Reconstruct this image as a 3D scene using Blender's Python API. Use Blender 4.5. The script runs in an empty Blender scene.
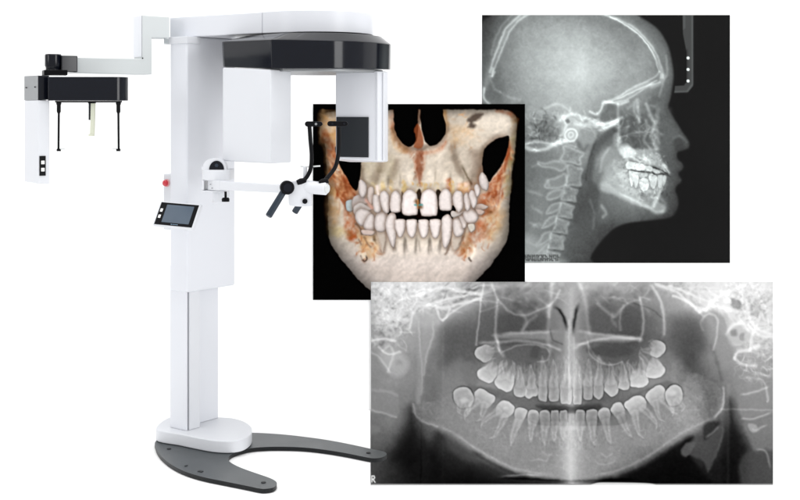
import numpy as np, math

# ---------------------------------------------------------------- printed pictures (surface pattern of the flat prints)
def smooth_curve(pts, closed=False, n=6):
    p = np.array(pts, float)
    if len(p) < 3: return p
    if closed: q = np.vstack([p[-1], p, p[0], p[1]])
    else: q = np.vstack([2*p[0]-p[1], p, 2*p[-1]-p[-2]])
    out = []
    for i in range(1, len(q)-2):
        for k in range(n):
            t = k/n; a, b, c, d = q[i-1], q[i], q[i+1], q[i+2]
            out.append(.5*((2*b)+(-a+c)*t+(2*a-5*b+4*c-d)*t*t+(-a+3*b-3*c+d)*t**3))
    if not closed: out.append(q[-2])
    return np.array(out)

def interp_grid(g, u, v):
    """bicubic-ish (smoothstepped) sampling of g at row v and column u"""
    g = np.asarray(g, float)
    v = np.clip(v, 0, g.shape[0]-1.001); u = np.clip(u, 0, g.shape[1]-1.001)
    i = v.astype(int); j = u.astype(int); fy = v-i; fx = u-j
    fy = fy*fy*(3-2*fy)*.5+fy*.5; fx = fx*fx*(3-2*fx)*.5+fx*.5
    return (g[i, j]*(1-fx)+g[i, j+1]*fx)*(1-fy)+(g[i+1, j]*(1-fx)+g[i+1, j+1]*fx)*fy

class Plate:
    def __init__(s, x0, y0, x1, y1, res=1.9, rgb=False):
        s.x0, s.y0, s.x1, s.y1 = x0, y0, x1, y1
        s.w = int(round((x1-x0)*res))+1; s.h = int(round((y1-y0)*res))+1
        s.X, s.Y = np.meshgrid(np.linspace(x0, x1, s.w), np.linspace(y0, y1, s.h))
        s.v = np.zeros((s.h, s.w, 3)) if rgb else np.zeros((s.h, s.w))
        s.rgb = rgb
    def base(s, xs, ys, g):
        u = np.interp(s.X, xs, range(len(xs))); v = np.interp(s.Y, ys, range(len(ys)))
        s.v[:] = s.blur(interp_grid(g, u, v), 3)
    def blur(s, a, sig):
        """separable gaussian; sig in picture units"""
        r = (s.w-1)/(s.x1-s.x0); k = int(3*sig*r)+1
        t = np.arange(-k, k+1); ker = np.exp(-.5*(t/(sig*r))**2); ker /= ker.sum()
        b = np.pad(a, ((k, k), (k, k)), mode='edge')
        b = sum(ker[i]*b[i:i+a.shape[0], :] for i in range(2*k+1))
        return sum(ker[i]*b[:, i:i+a.shape[1]] for i in range(2*k+1))
    def noise(s, sc, seed, octs=1, ax=1.0, rot=0.0):
        o = np.zeros_like(s.X); amp = 1; tot = 0
        c, n = math.cos(rot), math.sin(rot)
        Xr = (s.X-s.x0+300)*c+(s.Y-s.y0+300)*n+600; Yr = -(s.X-s.x0+300)*n+(s.Y-s.y0+300)*c+600
        for q in range(octs):
            rs = np.random.RandomState(seed*17+q)
            f = sc/2**q
            u = Xr/(f*ax); v = Yr/f
            g = rs.uniform(-1, 1, (int(v.max())+3, int(u.max())+3))
            o += amp*interp_grid(g, u, v); tot += amp; amp *= .55
        return o/tot
    def web(s, sc, seed, p=6, warp=.5):
        """thin bright crossing filaments, 0..1"""
        a = np.abs(s.noise(sc, seed, 2)); b = np.abs(s.noise(sc*.7, seed+5, 2))
        return np.maximum((1-np.clip(a*2.2, 0, 1))**p, .8*(1-np.clip(b*2.2, 0, 1))**p)
    def sd(s, pts):
        """signed distance to polygon, negative inside, only near it"""
        p = np.asarray(pts, float)
        pad = 14
        x0, y0 = p.min(0)-pad; x1, y1 = p.max(0)+pad
        ci = np.searchsorted(s.X[0], [x0, x1]); ri = np.searchsorted(s.Y[:, 0], [y0, y1])
        sl = (slice(ri[0], ri[1]), slice(ci[0], ci[1]))
        X = s.X[sl]; Y = s.Y[sl]
        if X.size == 0: return sl, X
        d = np.full(X.shape, 1e9); ins = np.zeros(X.shape, bool)
        for a, b in zip(p, np.roll(p, -1, 0)):
            e = b-a; L = e@e+1e-9
            t = np.clip(((X-a[0])*e[0]+(Y-a[1])*e[1])/L, 0, 1)
            d = np.minimum(d, (X-a[0]-t*e[0])**2+(Y-a[1]-t*e[1])**2)
            if a[1] != b[1]:
                c = ((a[1] > Y) != (b[1] > Y)) & (X < (b[0]-a[0])*(Y-a[1])/(b[1]-a[1])+a[0])
                ins ^= c
        d = np.sqrt(d); d[ins] *= -1
        return sl, d
    def dist(s, pts, w):
        p = np.asarray(pts, float); pad = 4*w+2
        x0, y0 = p.min(0)-pad; x1, y1 = p.max(0)+pad
        ci = np.searchsorted(s.X[0], [x0, x1]); ri = np.searchsorted(s.Y[:, 0], [y0, y1])
        sl = (slice(ri[0], ri[1]), slice(ci[0], ci[1])); X = s.X[sl]; Y = s.Y[sl]
        d = np.full(X.shape, 1e9); T = np.zeros(X.shape); n = len(p)-1
        for i in range(n):
            a, b = p[i], p[i+1]; e = b-a; L = e@e+1e-9
            t = np.clip(((X-a[0])*e[0]+(Y-a[1])*e[1])/L, 0, 1)
            q = (X-a[0]-t*e[0])**2+(Y-a[1]-t*e[1])**2
            T = np.where(q < d, (i+t)/n, T); d = np.minimum(d, q)
        return sl, np.sqrt(d), T
    def mask(s, pts, soft=1, smooth=True, closed=True):
        if smooth: pts = smooth_curve(pts, True)
        sl, d = s.sd(pts)
        m = np.zeros_like(s.X)
        if d.size:
            t = np.clip(.5-d/(2*soft), 0, 1); m[sl] = t*t*(3-2*t)
        return m
    def fill(s, pts, v, soft=1, a=1, smooth=True):
        m = s.mask(pts, soft, smooth)*a
        if s.rgb: s.v = s.v*(1-m[..., None])+np.array(v, float)*m[..., None]
        else: s.v = s.v*(1-m)+v*m
    def add(s, pts, dv, soft=1, smooth=True):
        m = s.mask(pts, soft, smooth)
        s.v = s.v+(m[..., None]*np.array(dv, float) if s.rgb else m*dv)
    def strands(s, pts, n, L, w, dv, seed, ang=0, spread=math.pi, curl=.5):
        """many thin curved wisps starting inside a region"""
        rs = np.random.RandomState(seed); p = np.array(pts, float); m = s.mask(pts, 3)
        r = (s.w-1)/(s.x1-s.x0); k = 0; tries = 0
        while k < n and tries < n*20:
            tries += 1
            x, y = rs.uniform(p[:, 0].min(), p[:, 0].max()), rs.uniform(p[:, 1].min(), p[:, 1].max())
            i, j = int((y-s.y0)*r), int((x-s.x0)*r)
            if not (0 <= i < s.h and 0 <= j < s.w) or m[i, j] < rs.rand()*.9+.05: continue
            a = ang+rs.uniform(-spread, spread)/2*1.0; c = rs.normal(0, curl); q = [(x, y)]; l = L*rs.uniform(.5, 1.4)
            for t in range(4):
                a += c*.5+rs.normal(0, .25*curl); x += math.cos(a)*l/4; y += math.sin(a)*l/4; q.append((x, y))
            s.line(q, w*rs.uniform(.7, 1.3), dv*rs.uniform(.4, 1.2), fade=.3); k += 1
    def line(s, pts, w, dv, fade=0, smooth=True, to=None):
        """gaussian stroke; adds dv, or blends towards `to`"""
        if smooth: pts = smooth_curve(pts)
        sl, d, T = s.dist(pts, w)
        if d.size == 0: return
        m = np.exp(-.5*(d/w)**2)
        if fade: m = m*np.clip(np.minimum(T, 1-T)/fade, 0, 1)
        if to is not None:
            m = m*dv
            if s.rgb: s.v[sl] = s.v[sl]*(1-m[..., None])+np.array(to, float)*m[..., None]
            else: s.v[sl] = s.v[sl]*(1-m)+to*m
        elif s.rgb: s.v[sl] += m[..., None]*np.array(dv, float)
        else: s.v[sl] += m*dv

def warp_plate(P, amp, sc, seed):
    """push the drawing about by a fraction of a pixel so outlines are organic"""
    r = (P.w-1)/(P.x1-P.x0)
    dx = P.noise(sc, seed, 2)*amp*r*1.8; dy = P.noise(sc, seed+1, 2)*amp*r*1.8
    I, J = np.meshgrid(np.arange(P.h), np.arange(P.w), indexing='ij')
    y = np.clip(I+dy, 0, P.h-1.001); x = np.clip(J+dx, 0, P.w-1.001)
    i = y.astype(int); j = x.astype(int); fy = y-i; fx = x-j
    if P.rgb: fy = fy[..., None]; fx = fx[..., None]
    P.v = (P.v[i, j]*(1-fx)+P.v[i, j+1]*fx)*(1-fy)+(P.v[i+1, j]*(1-fx)+P.v[i+1, j+1]*fx)*fy

def rot_pts(pts, cx, cy, ang, sx=1, sy=1):
    c, n = math.cos(ang), math.sin(ang)
    return [(cx+x*sx*c-y*sy*n, cy+x*sx*n+y*sy*c) for x, y in pts]

MOLAR = [(-1.02, -.72), (-.55, -1.05), (-.1, -.88), (.35, -1.05), (.98, -.78), (1.1, -.1), (.92, .8), (.4, 1.0), (0, .9), (-.4, 1.0), (-.92, .85), (-1.12, -.1)]
PREM = [(-.9, -.4), (-.4, -1.0), (.1, -.85), (.6, -.95), (.95, -.3), (.8, .5), (.55, 1), (-.55, 1), (-.85, .5)]
INC = [(-.8, -1.0), (0, -1.06), (.8, -1.0), (.92, -.4), (.7, .5), (.5, 1), (-.5, 1), (-.7, .5), (-.92, -.4)]

# ---------------------------------------------------------------- panoramic radiograph
def paint_panoramic():
    P = Plate(371, 282, 773, 485)
    xs = list(range(371, 772, 20))
    ys = [282, 300, 320, 340, 360, 380, 400, 420, 440, 460, 474, 484]
    G = [
     [155,185,200,196,185,152,134,125,140,155,170,165,168,155,140,160,185,198,205,200,180],
     [150,165,176,174,170,146,120,98,105,112,150,105,100,112,125,145,175,190,196,182,164],
     [150,165,172,165,125,100,90,72,78,90,140,82,80,78,90,120,112,160,188,182,172],
     [140,152,145,128,78,75,78,62,66,85,140,78,66,62,82,92,62,125,158,168,160],
     [126,145,132,108,82,85,105,96,78,95,140,90,76,78,110,105,68,112,135,142,138],
     [118,134,122,104,98,112,128,120,112,105,150,105,108,112,125,112,84,92,118,132,132],
     [112,118,110,96,106,118,110,104,92,80,130,80,82,98,105,122,118,78,98,116,118],
     [110,112,90,90,112,126,122,120,110,100,165,100,112,118,122,128,126,84,76,104,104],
     [92,84,48,66,100,122,128,126,124,122,180,124,124,124,120,112,72,52,28,78,88],
     [70,50,12,34,56,84,120,128,128,128,185,130,124,100,56,16,34,36,10,58,68],
     [62,42,14,22,24,20,62,104,124,130,180,126,90,36,10,6,18,22,10,52,64],
     [58,40,22,18,12,8,8,12,30,55,140,60,24,10,6,5,10,14,14,50,62]]
    P.base(xs, ys, G)
    fine = P.noise(2.6, 3, 2); mid = P.noise(9, 4, 3)
    streak = P.noise(5, 8, 2, ax=.35)
    P.v += mid*6+fine*2
    # vertebrae and jaw angle at the left edge
    P.fill([(366,384),(386,386),(397,392),(398,415),(385,413),(366,410)], 128, 2, .6)
    P.line([(371,410),(386,414),(396,417)], .9, 28)
    P.line([(371,390),(385,391),(397,395)], 1.2, 14)
    P.fill([(366,425),(378,426),(380,432),(366,434)], 118, 2.5, .6)
    P.fill([(366,362),(390,366),(396,376),(366,380)], 128, 3, .5)
    # fan of dark airway, left
    P.fill([(411,408),(417,424),(424,452),(412,466),(392,462),(394,448),(404,432)], 12, 10, .75)
    P.fill([(424,440),(436,455),(445,472),(450,486),(420,486),(421,460)], 16, 6, .6)
    # ramus, left
    P.fill([(418,320),(432,318),(436,330),(430,350),(424,372),(421,400),(416,400),(418,370)], 150, 3, .55)
    P.line([(419,322),(420,345),(422,370),(421,395)], .8, 16)
    P.line([(433,322),(433,335),(427,355),(424,375)], .9, 18)
    P.line([(421,300),(421,485)], .7, -7, smooth=False)
    P.line([(443,320),(443,485)], .9, 8, smooth=False)
    P.fill([(443,326),(471,324),(476,345),(462,362),(446,372),(443,350)], 80, 8, .6)
    P.fill([(443,372),(458,360),(468,368),(462,390),(470,420),(450,428),(438,422),(440,398)], 128, 7, .5)
    # coronoid bone, mandible body both sides
    body_l = [(413,404),(418,418),(437,427),(455,436),(471,447),(491,459),(511,469),(531,474),(551,477),(571,479)]
    body_r = [(571,479),(591,477),(611,474),(631,467),(651,456),(671,442),(685,433),(700,426),(713,420),(722,408),(723,392)]
    jaw = body_l+body_r[1:]+[(706,378),(690,374),(671,402),(650,412),(630,424),(571,430),(520,424),(480,408),(455,388),(440,400)]
    m = P.mask(jaw, 1.6)
    P.v = P.v*(1-.35*m)+(126+mid*7)*.35*m
    P.v += m*(P.noise(2.2, 31, 2)*7)
    P.strands(jaw, 420, 5, .5, 5, 511, curl=.6)
    # below the jaw is dark
    P.fill([(436,432),(455,441),(471,452),(491,464),(511,473),(531,478),(560,481),(560,490),(440,490),(430,460)], 10, 5, .55)
    P.fill([(600,480),(620,476),(640,468),(660,456),(680,442),(693,437),(690,452),(700,470),(706,490),(600,490)], 7, 3.5, .85)
    P.fill([(448,432),(470,449),(486,460),(470,462),(448,448)], 82, 4, .5)
    P.line(body_l[1:], 2.6, 16, fade=.12); P.line([(x, y-2) for x, y in body_l[2:-1]], .9, 12, fade=.1)
    P.line(body_l[:3], .9, 26)
    P.line(body_r, 2.6, 15, fade=.1); P.line([(x, y-2) for x, y in body_r[1:-2]], .9, 11, fade=.1)
    P.line([(471,450),(491,462),(511,472),(531,477)], 1.6, -34, fade=.1)
    P.line([(723,385),(724,395),(722,408),(713,419)], .9, 42, fade=.1)
    P.line([(497,478),(530,479),(571,481),(640,479)], 1.0, -40, fade=.3)
    P.line([(497,477),(520,475),(545,476)], .8, 45, fade=.3)
    # hyoid and soft tissue at the lower right
    P.fill([(682,448),(690,442),(706,440),(716,430),(718,421),(722,424),(722,438),(716,455),(708,472),(704,462),(690,455),(686,457),(681,455)], 66, 2, .75)
    P.fill([(682,448),(688,443),(696,443),(692,450),(687,456),(682,454)], 84, 1.6, .6)
    P.fill([(704,425),(714,421),(720,425),(712,434),(704,440)], 34, 2.5, .7)
    P.line([(705,438),(713,432),(721,424)], 1, 36, fade=.2)
    P.line([(720,424),(723,432),(718,450),(710,470)], 1.0, 14, fade=.2)
    P.fill([(730,400),(738,430),(748,452),(744,486),(727,486),(727,440)], 12, 7, .7)
    # spine at the right edge
    P.fill([(739,384),(773,380),(776,404),(756,416),(742,418),(738,400)], 124, 2.5, .6)
    P.fill([(744,422),(776,414),(776,448),(756,452),(750,440)], 112, 2.5, .55)
    P.fill([(742,456),(776,452),(776,488),(744,488)], 64, 3, .7)
    for a in ([(739,395),(755,392),(770,386)], [(740,418),(752,419),(775,411)], [(755,449),(766,452),(771,470)], [(766,384),(768,400),(766,402)], [(752,428),(756,430),(768,424)]):
        P.line(a, .9, 34, fade=.15)
    P.fill([(748,424),(756,425),(757,431),(751,432)], 165, 1.5, .6)
    P.line([(721,409),(773,410)], .8, 20, smooth=False); P.line([(673,410),(700,410)], .7, 8, smooth=False)
    P.line([(728,385),(728,485)], 1.2, 10, smooth=False)
    # skull base, left: bright tangle
    tl = P.mask([(365,276),(455,276),(480,290),(471,300),(440,316),(420,310),(408,330),(398,345),(380,345),(365,345)], 6)
    wb = P.blur(np.maximum(P.web(11, 51, 5), P.web(6, 57, 4)*.7), .45)
    P.v += tl*(wb*20+4+fine*9+P.noise(5, 59, 2)*20)
    P.strands([(368,284),(430,284),(425,300),(405,320),(398,342),(372,342)], 120, 14, .8, 20, 501, curl=.9)
    P.strands([(395,284),(475,284),(478,298),(440,310),(410,312)], 60, 24, .8, 18, 502, ang=-.25, spread=.9, curl=.3)
    P.add([(371,284),(425,282),(420,304),(396,322),(374,318)], 22, 8)
    P.strands([(371,290),(420,286),(410,320),(380,340)], 60, 9, 1.0, -16, 503, curl=.9)
    P.strands([(398,292),(470,286),(474,297),(410,304)], 30, 16, .8, -24, 506, ang=-.25, spread=.8, curl=.3)
    hi = P.mask([(372,284),(400,282),(426,288),(424,300),(404,314),(392,330),(380,332),(378,310)], 5)
    P.v += hi*(wb*26+P.noise(2.4, 61, 2)*34-4)
    P.fill([(380,352),(396,350),(408,360),(406,372),(396,377),(386,370)], 172, 4, .6)
    P.fill([(396,361),(400,360),(402,364),(397,365)], 128, 2.5, .5)
    for a, w, dv in (([(372,341),(383,339),(395,341)], .9, 46), ([(379,347),(388,354),(400,352)], .9, 40), ([(410,328),(413,314),(420,306),(430,305)], 1.0, 44),
                  ([(430,305),(445,308),(458,304),(480,299)], 1.2, 48), ([(424,306),(436,302),(455,297),(475,294)], 1.0, 34), ([(436,306),(440,318),(444,320),(450,309)], 1.0, 42),
                  ([(443,320),(455,310),(470,302),(480,298)], .9, 40), ([(402,318),(412,312),(420,308)], 1.2, -30), ([(400,300),(415,296),(440,288),(460,291),(480,294)], 1.2, 45),
                  ([(440,322),(455,313),(471,305)], 2.5, 12), ([(383,350),(390,346),(393,356),(388,372)], 1.0, 26), ([(371,352),(380,358),(390,372)], .9, 22)):
        P.line(a, w, dv)
    P.fill([(412,316),(424,310),(436,316),(440,324),(430,326),(414,326)], 168, 3, .5)
    # skull base, right: bright tangle
    tr = P.mask([(655,276),(780,276),(780,345),(752,352),(742,342),(735,318),(716,306),(700,312),(690,308),(676,298),(665,292)], 5)
    wb2 = P.blur(np.maximum(P.web(11, 71, 5), P.web(6, 77, 4)*.7), .45)
    P.v += tr*(wb2*20+5+fine*9+P.noise(5, 79, 2)*20)
    P.strands([(720,284),(772,284),(772,336),(750,336),(732,310)], 120, 13, .8, 20, 504, curl=.9)
    P.strands([(665,284),(735,284),(735,304),(704,310),(680,298)], 55, 24, .8, 18, 505, ang=.4, spread=.9, curl=.3)
    P.add([(722,284),(772,284),(770,322),(746,318),(730,304)], 20, 8)
    P.strands([(724,290),(768,290),(766,330),(740,322)], 60, 8, 1.0, -18, 507, curl=.9)
    P.strands([(738,348),(772,344),(772,378),(746,378)], 30, 14, .7, 20, 508, ang=.3, spread=1.2)
    hr = P.mask([(724,284),(760,282),(766,300),(762,318),(744,320),(732,306)], 4)
    P.v += hr*(P.noise(2.4, 81, 2)*40-6)
    P.fill([(731,298),(740,300),(741,309),(733,308)], 95, 2, .7)
    P.fill([(746,300),(757,298),(762,310),(756,318),(747,314)], 120, 3, .45)
    P.fill([(727,332),(737,324),(746,326),(748,340),(740,346),(730,344)], 178, 2.5, .65)
    P.fill([(731,331),(736,330),(737,336),(732,336)], 112, 2, .7); P.fill([(740,334),(744,333),(744,340),(740,340)], 120, 1.5, .6)
    for a, w, dv in (([(656,284),(676,292),(694,306),(706,310)], 1.1, 46), ([(670,286),(690,294),(712,304)], 1.0, 40), ([(673,296),(686,301),(700,312)], 1.0, 55),
                     ([(706,308),(722,294),(745,285)], 1.3, 50), ([(700,312),(716,306),(730,310)], 1.3, 50), ([(726,334),(732,326),(742,323),(748,330)], 1.3, 55),
                     ([(734,358),(738,352),(748,350),(758,346)], 1.4, 60), ([(734,358),(742,364),(756,366)], 1.1, 42), ([(746,300),(750,318),(756,328),(770,334)], 1.3, 50),
                     ([(748,325),(760,335),(773,337)], 1.0, 46), ([(750,350),(752,335),(757,325)], 1.0, 40)):
        P.line(a, w, dv)
    P.v += P.mask([(730,346),(776,342),(776,380),(740,382),(734,366)], 5)*(P.web(9, 83, 5)*16)
    # ramus, right
    P.fill([(702,320),(712,312),(726,318),(728,340),(733,356),(730,366),(721,367),(716,350),(708,340),(703,330)], 128, 3, .6)
    P.fill([(718,340),(728,338),(734,352),(730,366),(722,366)], 128, 3, .4)
    P.line([(703,330),(701,322),(708,314),(717,318),(717,335),(713,350)], .9, 30)
    P.line([(711,345),(717,362),(722,380)], 1.4, -14)
    P.fill([(673,318),(700,320),(706,338),(704,352),(680,348),(671,336)], 70, 9, .65)
    P.line([(673,349),(700,375),(716,420)], 6, -8)
    P.v += P.mask([(671,362),(690,370),(704,392),(704,424),(680,436),(672,410)], 4)*(10+fine*5)
    P.strands([(480,284),(560,284),(556,298),(520,304),(485,300)], 24, 18, 1.0, 14, 509, ang=.1, spread=2, curl=.5)
    P.strands([(585,284),(660,284),(655,298),(615,304),(588,300)], 24, 18, 1.0, 14, 510, ang=-.1, spread=2, curl=.5)
    # nasal and sinus shadows
    P.fill([(478,312),(495,308),(497,338),(480,342)], 76, 4, .5)
    P.fill([(498,316),(520,312),(524,330),(514,338),(498,336)], 66, 5, .6)
    P.fill([(530,318),(546,314),(548,330),(532,332)], 66, 5, .55)
    P.fill([(586,312),(606,304),(612,316),(606,330),(588,330)], 72, 4, .5)
    P.fill([(622,308),(640,304),(643,322),(638,336),(622,332)], 66, 5.5, .6)
    P.fill([(514,302),(536,302),(534,310),(520,310)], 62, 3, .5)
    P.fill([(500,350),(515,345),(535,345),(548,352),(546,360),(530,362),(512,361)], 82, 2.5, .8)
    P.fill([(532,347),(540,346),(538,358),(530,357)], 62, 2.5, .6)
    P.fill([(588,348),(610,346),(630,348),(632,354),(612,357),(592,354)], 64, 2.5, .85)
    P.line([(502,352),(520,345),(540,346),(549,352),(547,360),(538,362)], .8, 26)
    P.line([(588,345),(590,354),(598,361),(610,365),(622,362)], .8, 28)
    P.v += P.mask([(490,284),(655,284),(650,298),(600,300),(571,294),(545,300),(510,300)], 5)*(P.noise(6, 91, 2)*20)
    for a, w, dv in (([(484,284),(481,300),(479,320),(476,345)], .8, 42), ([(492,284),(497,300),(496,320),(496,336),(500,350)], 1.1, 38), ([(496,336),(499,348),(503,355)], 1.6, 34),
                     ([(498,300),(510,312),(525,315),(540,310),(553,302),(560,290)], 1.0, 30), ([(520,312),(526,320),(522,332)], 1.6, 24), ([(536,316),(526,324),(522,331)], 1.4, 20),
                     ([(548,306),(549,320),(548,335),(550,350)], 1.8, 32), ([(552,284),(551,300),(549,316)], 1.6, 34), ([(483,292),(500,286),(530,285)], 2.2, 22),
                     ([(580,284),(585,300),(587,320),(590,335)], 1.8, 34), ([(586,336),(592,352),(604,363)], .9, 20), ([(598,304),(610,314),(615,316),(624,306)], 1.3, 28),
                     ([(613,314),(612,320),(616,326)], 1.4, 18), ([(620,330),(621,312),(630,302),(640,300)], 1.1, 26), ([(640,298),(643,315),(643,330),(640,341)], 1.1, 40),
                     ([(652,286),(660,300),(664,318),(664,334)], 1.2, 44), ([(474,300),(500,304),(480,312)], .8, 16), ([(634,303),(652,310),(662,318)], .7, -16)):
        P.line(a, w, dv)
    # hard palate bands
    P.fill([(493,335),(520,332),(566,330),(566,340),(520,339),(500,338)], 138, 2.5, .6)
    P.fill([(575,331),(600,334),(640,338),(620,342),(586,340),(575,342)], 138, 2.5, .6)
    P.line([(477,343),(500,342),(521,341),(547,345),(563,351)], 1.2, 42, fade=.06)
    P.line([(500,334),(530,333),(564,331)], 1.2, 26, fade=.15)
    P.line([(571,350),(587,342),(610,338),(632,339),(644,340)], 1.3, 44, fade=.06)
    P.line([(575,331),(600,334),(641,339)], 1.1, 34, fade=.1)
    P.line([(571,345),(588,343)], 1.1, 24, smooth=False)
    # nasal fossa arcs and septum
    P.fill([(565,282),(577,282),(578,330),(577,380),(566,380),(565,330)], 150, 3, .6)
    P.fill([(553,312),(561,318),(565,335),(560,345),(551,340),(550,325)], 112, 2.5, .6)
    P.fill([(575,320),(584,314),(586,330),(580,342),(575,340)], 112, 2.5, .5)
    P.line([(552,306),(560,311),(565,322),(566.5,332)], 1.3, .8, fade=.3, to=20)
    P.line([(580,302),(576,312),(573.8,325),(573.5,338)], 1.3, .8, fade=.3, to=24)
    P.line([(550,330),(553,340),(562,344)], .8, -22)
    # alveolar bone of the upper front, vertical streaks
    up = P.mask([(500,362),(530,363),(550,356),(571,356),(592,358),(610,364),(640,362),(648,376),(630,385),(600,392),(571,394),(540,392),(512,384),(500,372)], 3)
    P.v += up*(streak*16+6)
    lo = P.mask([(540,415),(602,415),(606,445),(571,452),(536,445)], 4)
    P.v += lo*(streak*12)
    # dark smile between the arches
    P.fill([(468,384),(477,386),(498,390),(515,397),(535,403),(571,406),(608,402),(632,394),(652,386),(668,381),(672,385),(664,389),(648,391),(630,400),(612,404),(590,411),(571,413),(545,413),(528,409),(514,404),(497,398),(484,392),(473,392)], 92, 2, .85)
    P.fill([(538,405),(571,406),(600,404),(596,411),(571,412),(545,411)], 46, 2.5, .8)
    P.fill([(460,366),(472,362),(477,372),(476,386),(466,384)], 100, 3, .6)
    # ---- teeth: crown outlines measured on the picture (x/3.077+440, y/3.077+320), root tips
    Zm = lambda q: [(440+x/3.077, 320+y/3.077) for x, y in q]
    def shade(q, val, rim, soft=1.0, alpha=.92, core=22, toward=None):
        sl, d = P.sd(smooth_curve(q, True))
        if not d.size: return
        t = np.clip(.5-d/(2*soft), 0, 1); m = t*t*(3-2*t)*alpha
        din = np.clip(-d, 0, 20)
        v = val+rim*np.exp(-(din/1.3)**2)-core*np.clip(din/4.5, 0, 1)
        if toward is not None:                                       # fade where the crown passes into its root
            c = np.mean(q, 0); u = np.array(toward)-c; L = np.hypot(*u); u = u/L
            s_ = ((P.X[sl]-c[0])*u[0]+(P.Y[sl]-c[1])*u[1])
            h = max(abs((np.array(q)-c)@u)); f_ = np.clip((s_/h+.35)/1.35, 0, 1); m = m*(1-.92*f_**1.1)
            v = v-rim*np.exp(-(din/1.3)**2)*f_
        v = v+P.noise(4, int(q[0][0]*3) % 89, 2)[sl]*10
        P.v[sl] = P.v[sl]*(1-m)+v*m
    def tooth(crown, tips, val, rv=26, rw=3.4):
        q = Zm(crown); c = np.mean(q, 0); tips = Zm(tips)
        tu = np.mean(tips, 0)-c; tu = tu/np.hypot(*tu); hh = max(abs((np.array(q)-c)@tu))
        q = [tuple(np.array(v_)+tu*hh*(.7 if len(tips) == 1 else .4)*max(0, ((np.array(v_)-c)@tu)/hh)) for v_ in q]
        k = len(tips)
        for n_, tp_ in enumerate(tips):
            a = np.array(c)+(np.array(tp_)-c)*.18; b = np.array(tp_); d = b-a; L = np.hypot(*d); nn = np.array([-d[1], d[0]])/L
            off = 0 if k == 1 else (n_-(k-1)/2)*rw*1.5*(1 if nn[0]*(tips[-1][0]-tips[0][0]) > 0 else -1)
            a = a+nn*off; bend = nn*(.5-(n_ % 2))*L*.08
            poly = [a+nn*rw, a+d*.5+nn*rw*.72+bend, a+d*.85+nn*rw*.42+bend*.6, b, a+d*.85-nn*rw*.42+bend*.6, a+d*.5-nn*rw*.72+bend, a-nn*rw]
            P.add([np.array(v_)+(np.array(v_)-(a+b)/2)*.10 for v_ in poly], -11, 1.4)
            P.add(poly, rv+11, 1.4)
            P.line([a, a+d*.5+bend*.9, a+d*.85+bend*.6], .8, -rv*.55, fade=.1)
        big = [(c[0]+(x-c[0])*1.13, c[1]+(y-c[1])*1.13) for x, y in q]
        sl, d = P.sd(smooth_curve(q, True)); fs = np.clip(.8-((P.X[sl]-c[0])*tu[0]+(P.Y[sl]-c[1])*tu[1])/hh, 0, 1); P.v[sl] -= 20*np.exp(-(np.clip(d, 0, 9)/1.3)**2)*(d > 0)*fs
        shade(q, val, 10, toward=np.mean(tips, 0))
    UP = [([(112,88),(125,80),(140,76),(155,85),(160,100),(150,122),(138,130),(120,122),(108,105)],[(178,84),(188,104)],182),
      ([(115,160),(130,148),(150,138),(165,142),(170,165),(165,185),(150,194),(135,188),(120,178)],[(172,118),(206,124)],204),
      ([(168,190),(180,175),(200,168),(222,172),(228,190),(222,212),(210,221),(195,216),(178,208)],[(194,124),(224,124)],206),
      ([(226,215),(238,205),(258,205),(268,218),(262,232),(245,237),(230,230)],[(243,138)],182),
      ([(262,228),(273,206),(290,203),(302,218),(300,232),(285,236),(275,243),(264,237)],[(278,136)],186),
      ([(303,215),(308,190),(322,190),(330,215),(328,245),(315,250),(304,242)],[(314,108)],160),
      ([(335,215),(340,195),(358,195),(366,220),(364,247),(350,251),(336,245)],[(348,120)],160),
      ([(370,215),(377,195),(396,193),(404,215),(404,255),(390,258),(372,254)],[(388,118)],168),
      ([(410,215),(413,195),(430,193),(437,215),(436,255),(425,258),(411,255)],[(420,118)],168),
      ([(442,215),(446,190),(462,190),(470,215),(468,240),(455,246),(443,240)],[(456,118)],158),
      ([(472,215),(478,188),(495,188),(503,215),(500,235),(488,245),(474,235)],[(488,106)],164),
      ([(505,212),(515,195),(535,192),(548,208),(546,225),(530,235),(512,225)],[(522,128)],184),
      ([(548,205),(558,185),(575,182),(583,198),(580,212),(565,215),(550,210)],[(560,128)],184),
      ([(585,195),(590,175),(610,160),(632,165),(640,185),(635,200),(612,208),(590,205)],[(580,122),(612,112)],208),
      ([(634,168),(642,145),(660,125),(680,135),(692,152),(685,170),(660,180),(642,178)],[(616,92),(648,96)],206),
      ([(650,78),(668,62),(688,72),(694,90),(685,105),(668,115),(652,108),(656,92)],[(618,84),(640,66)],184)]
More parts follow.
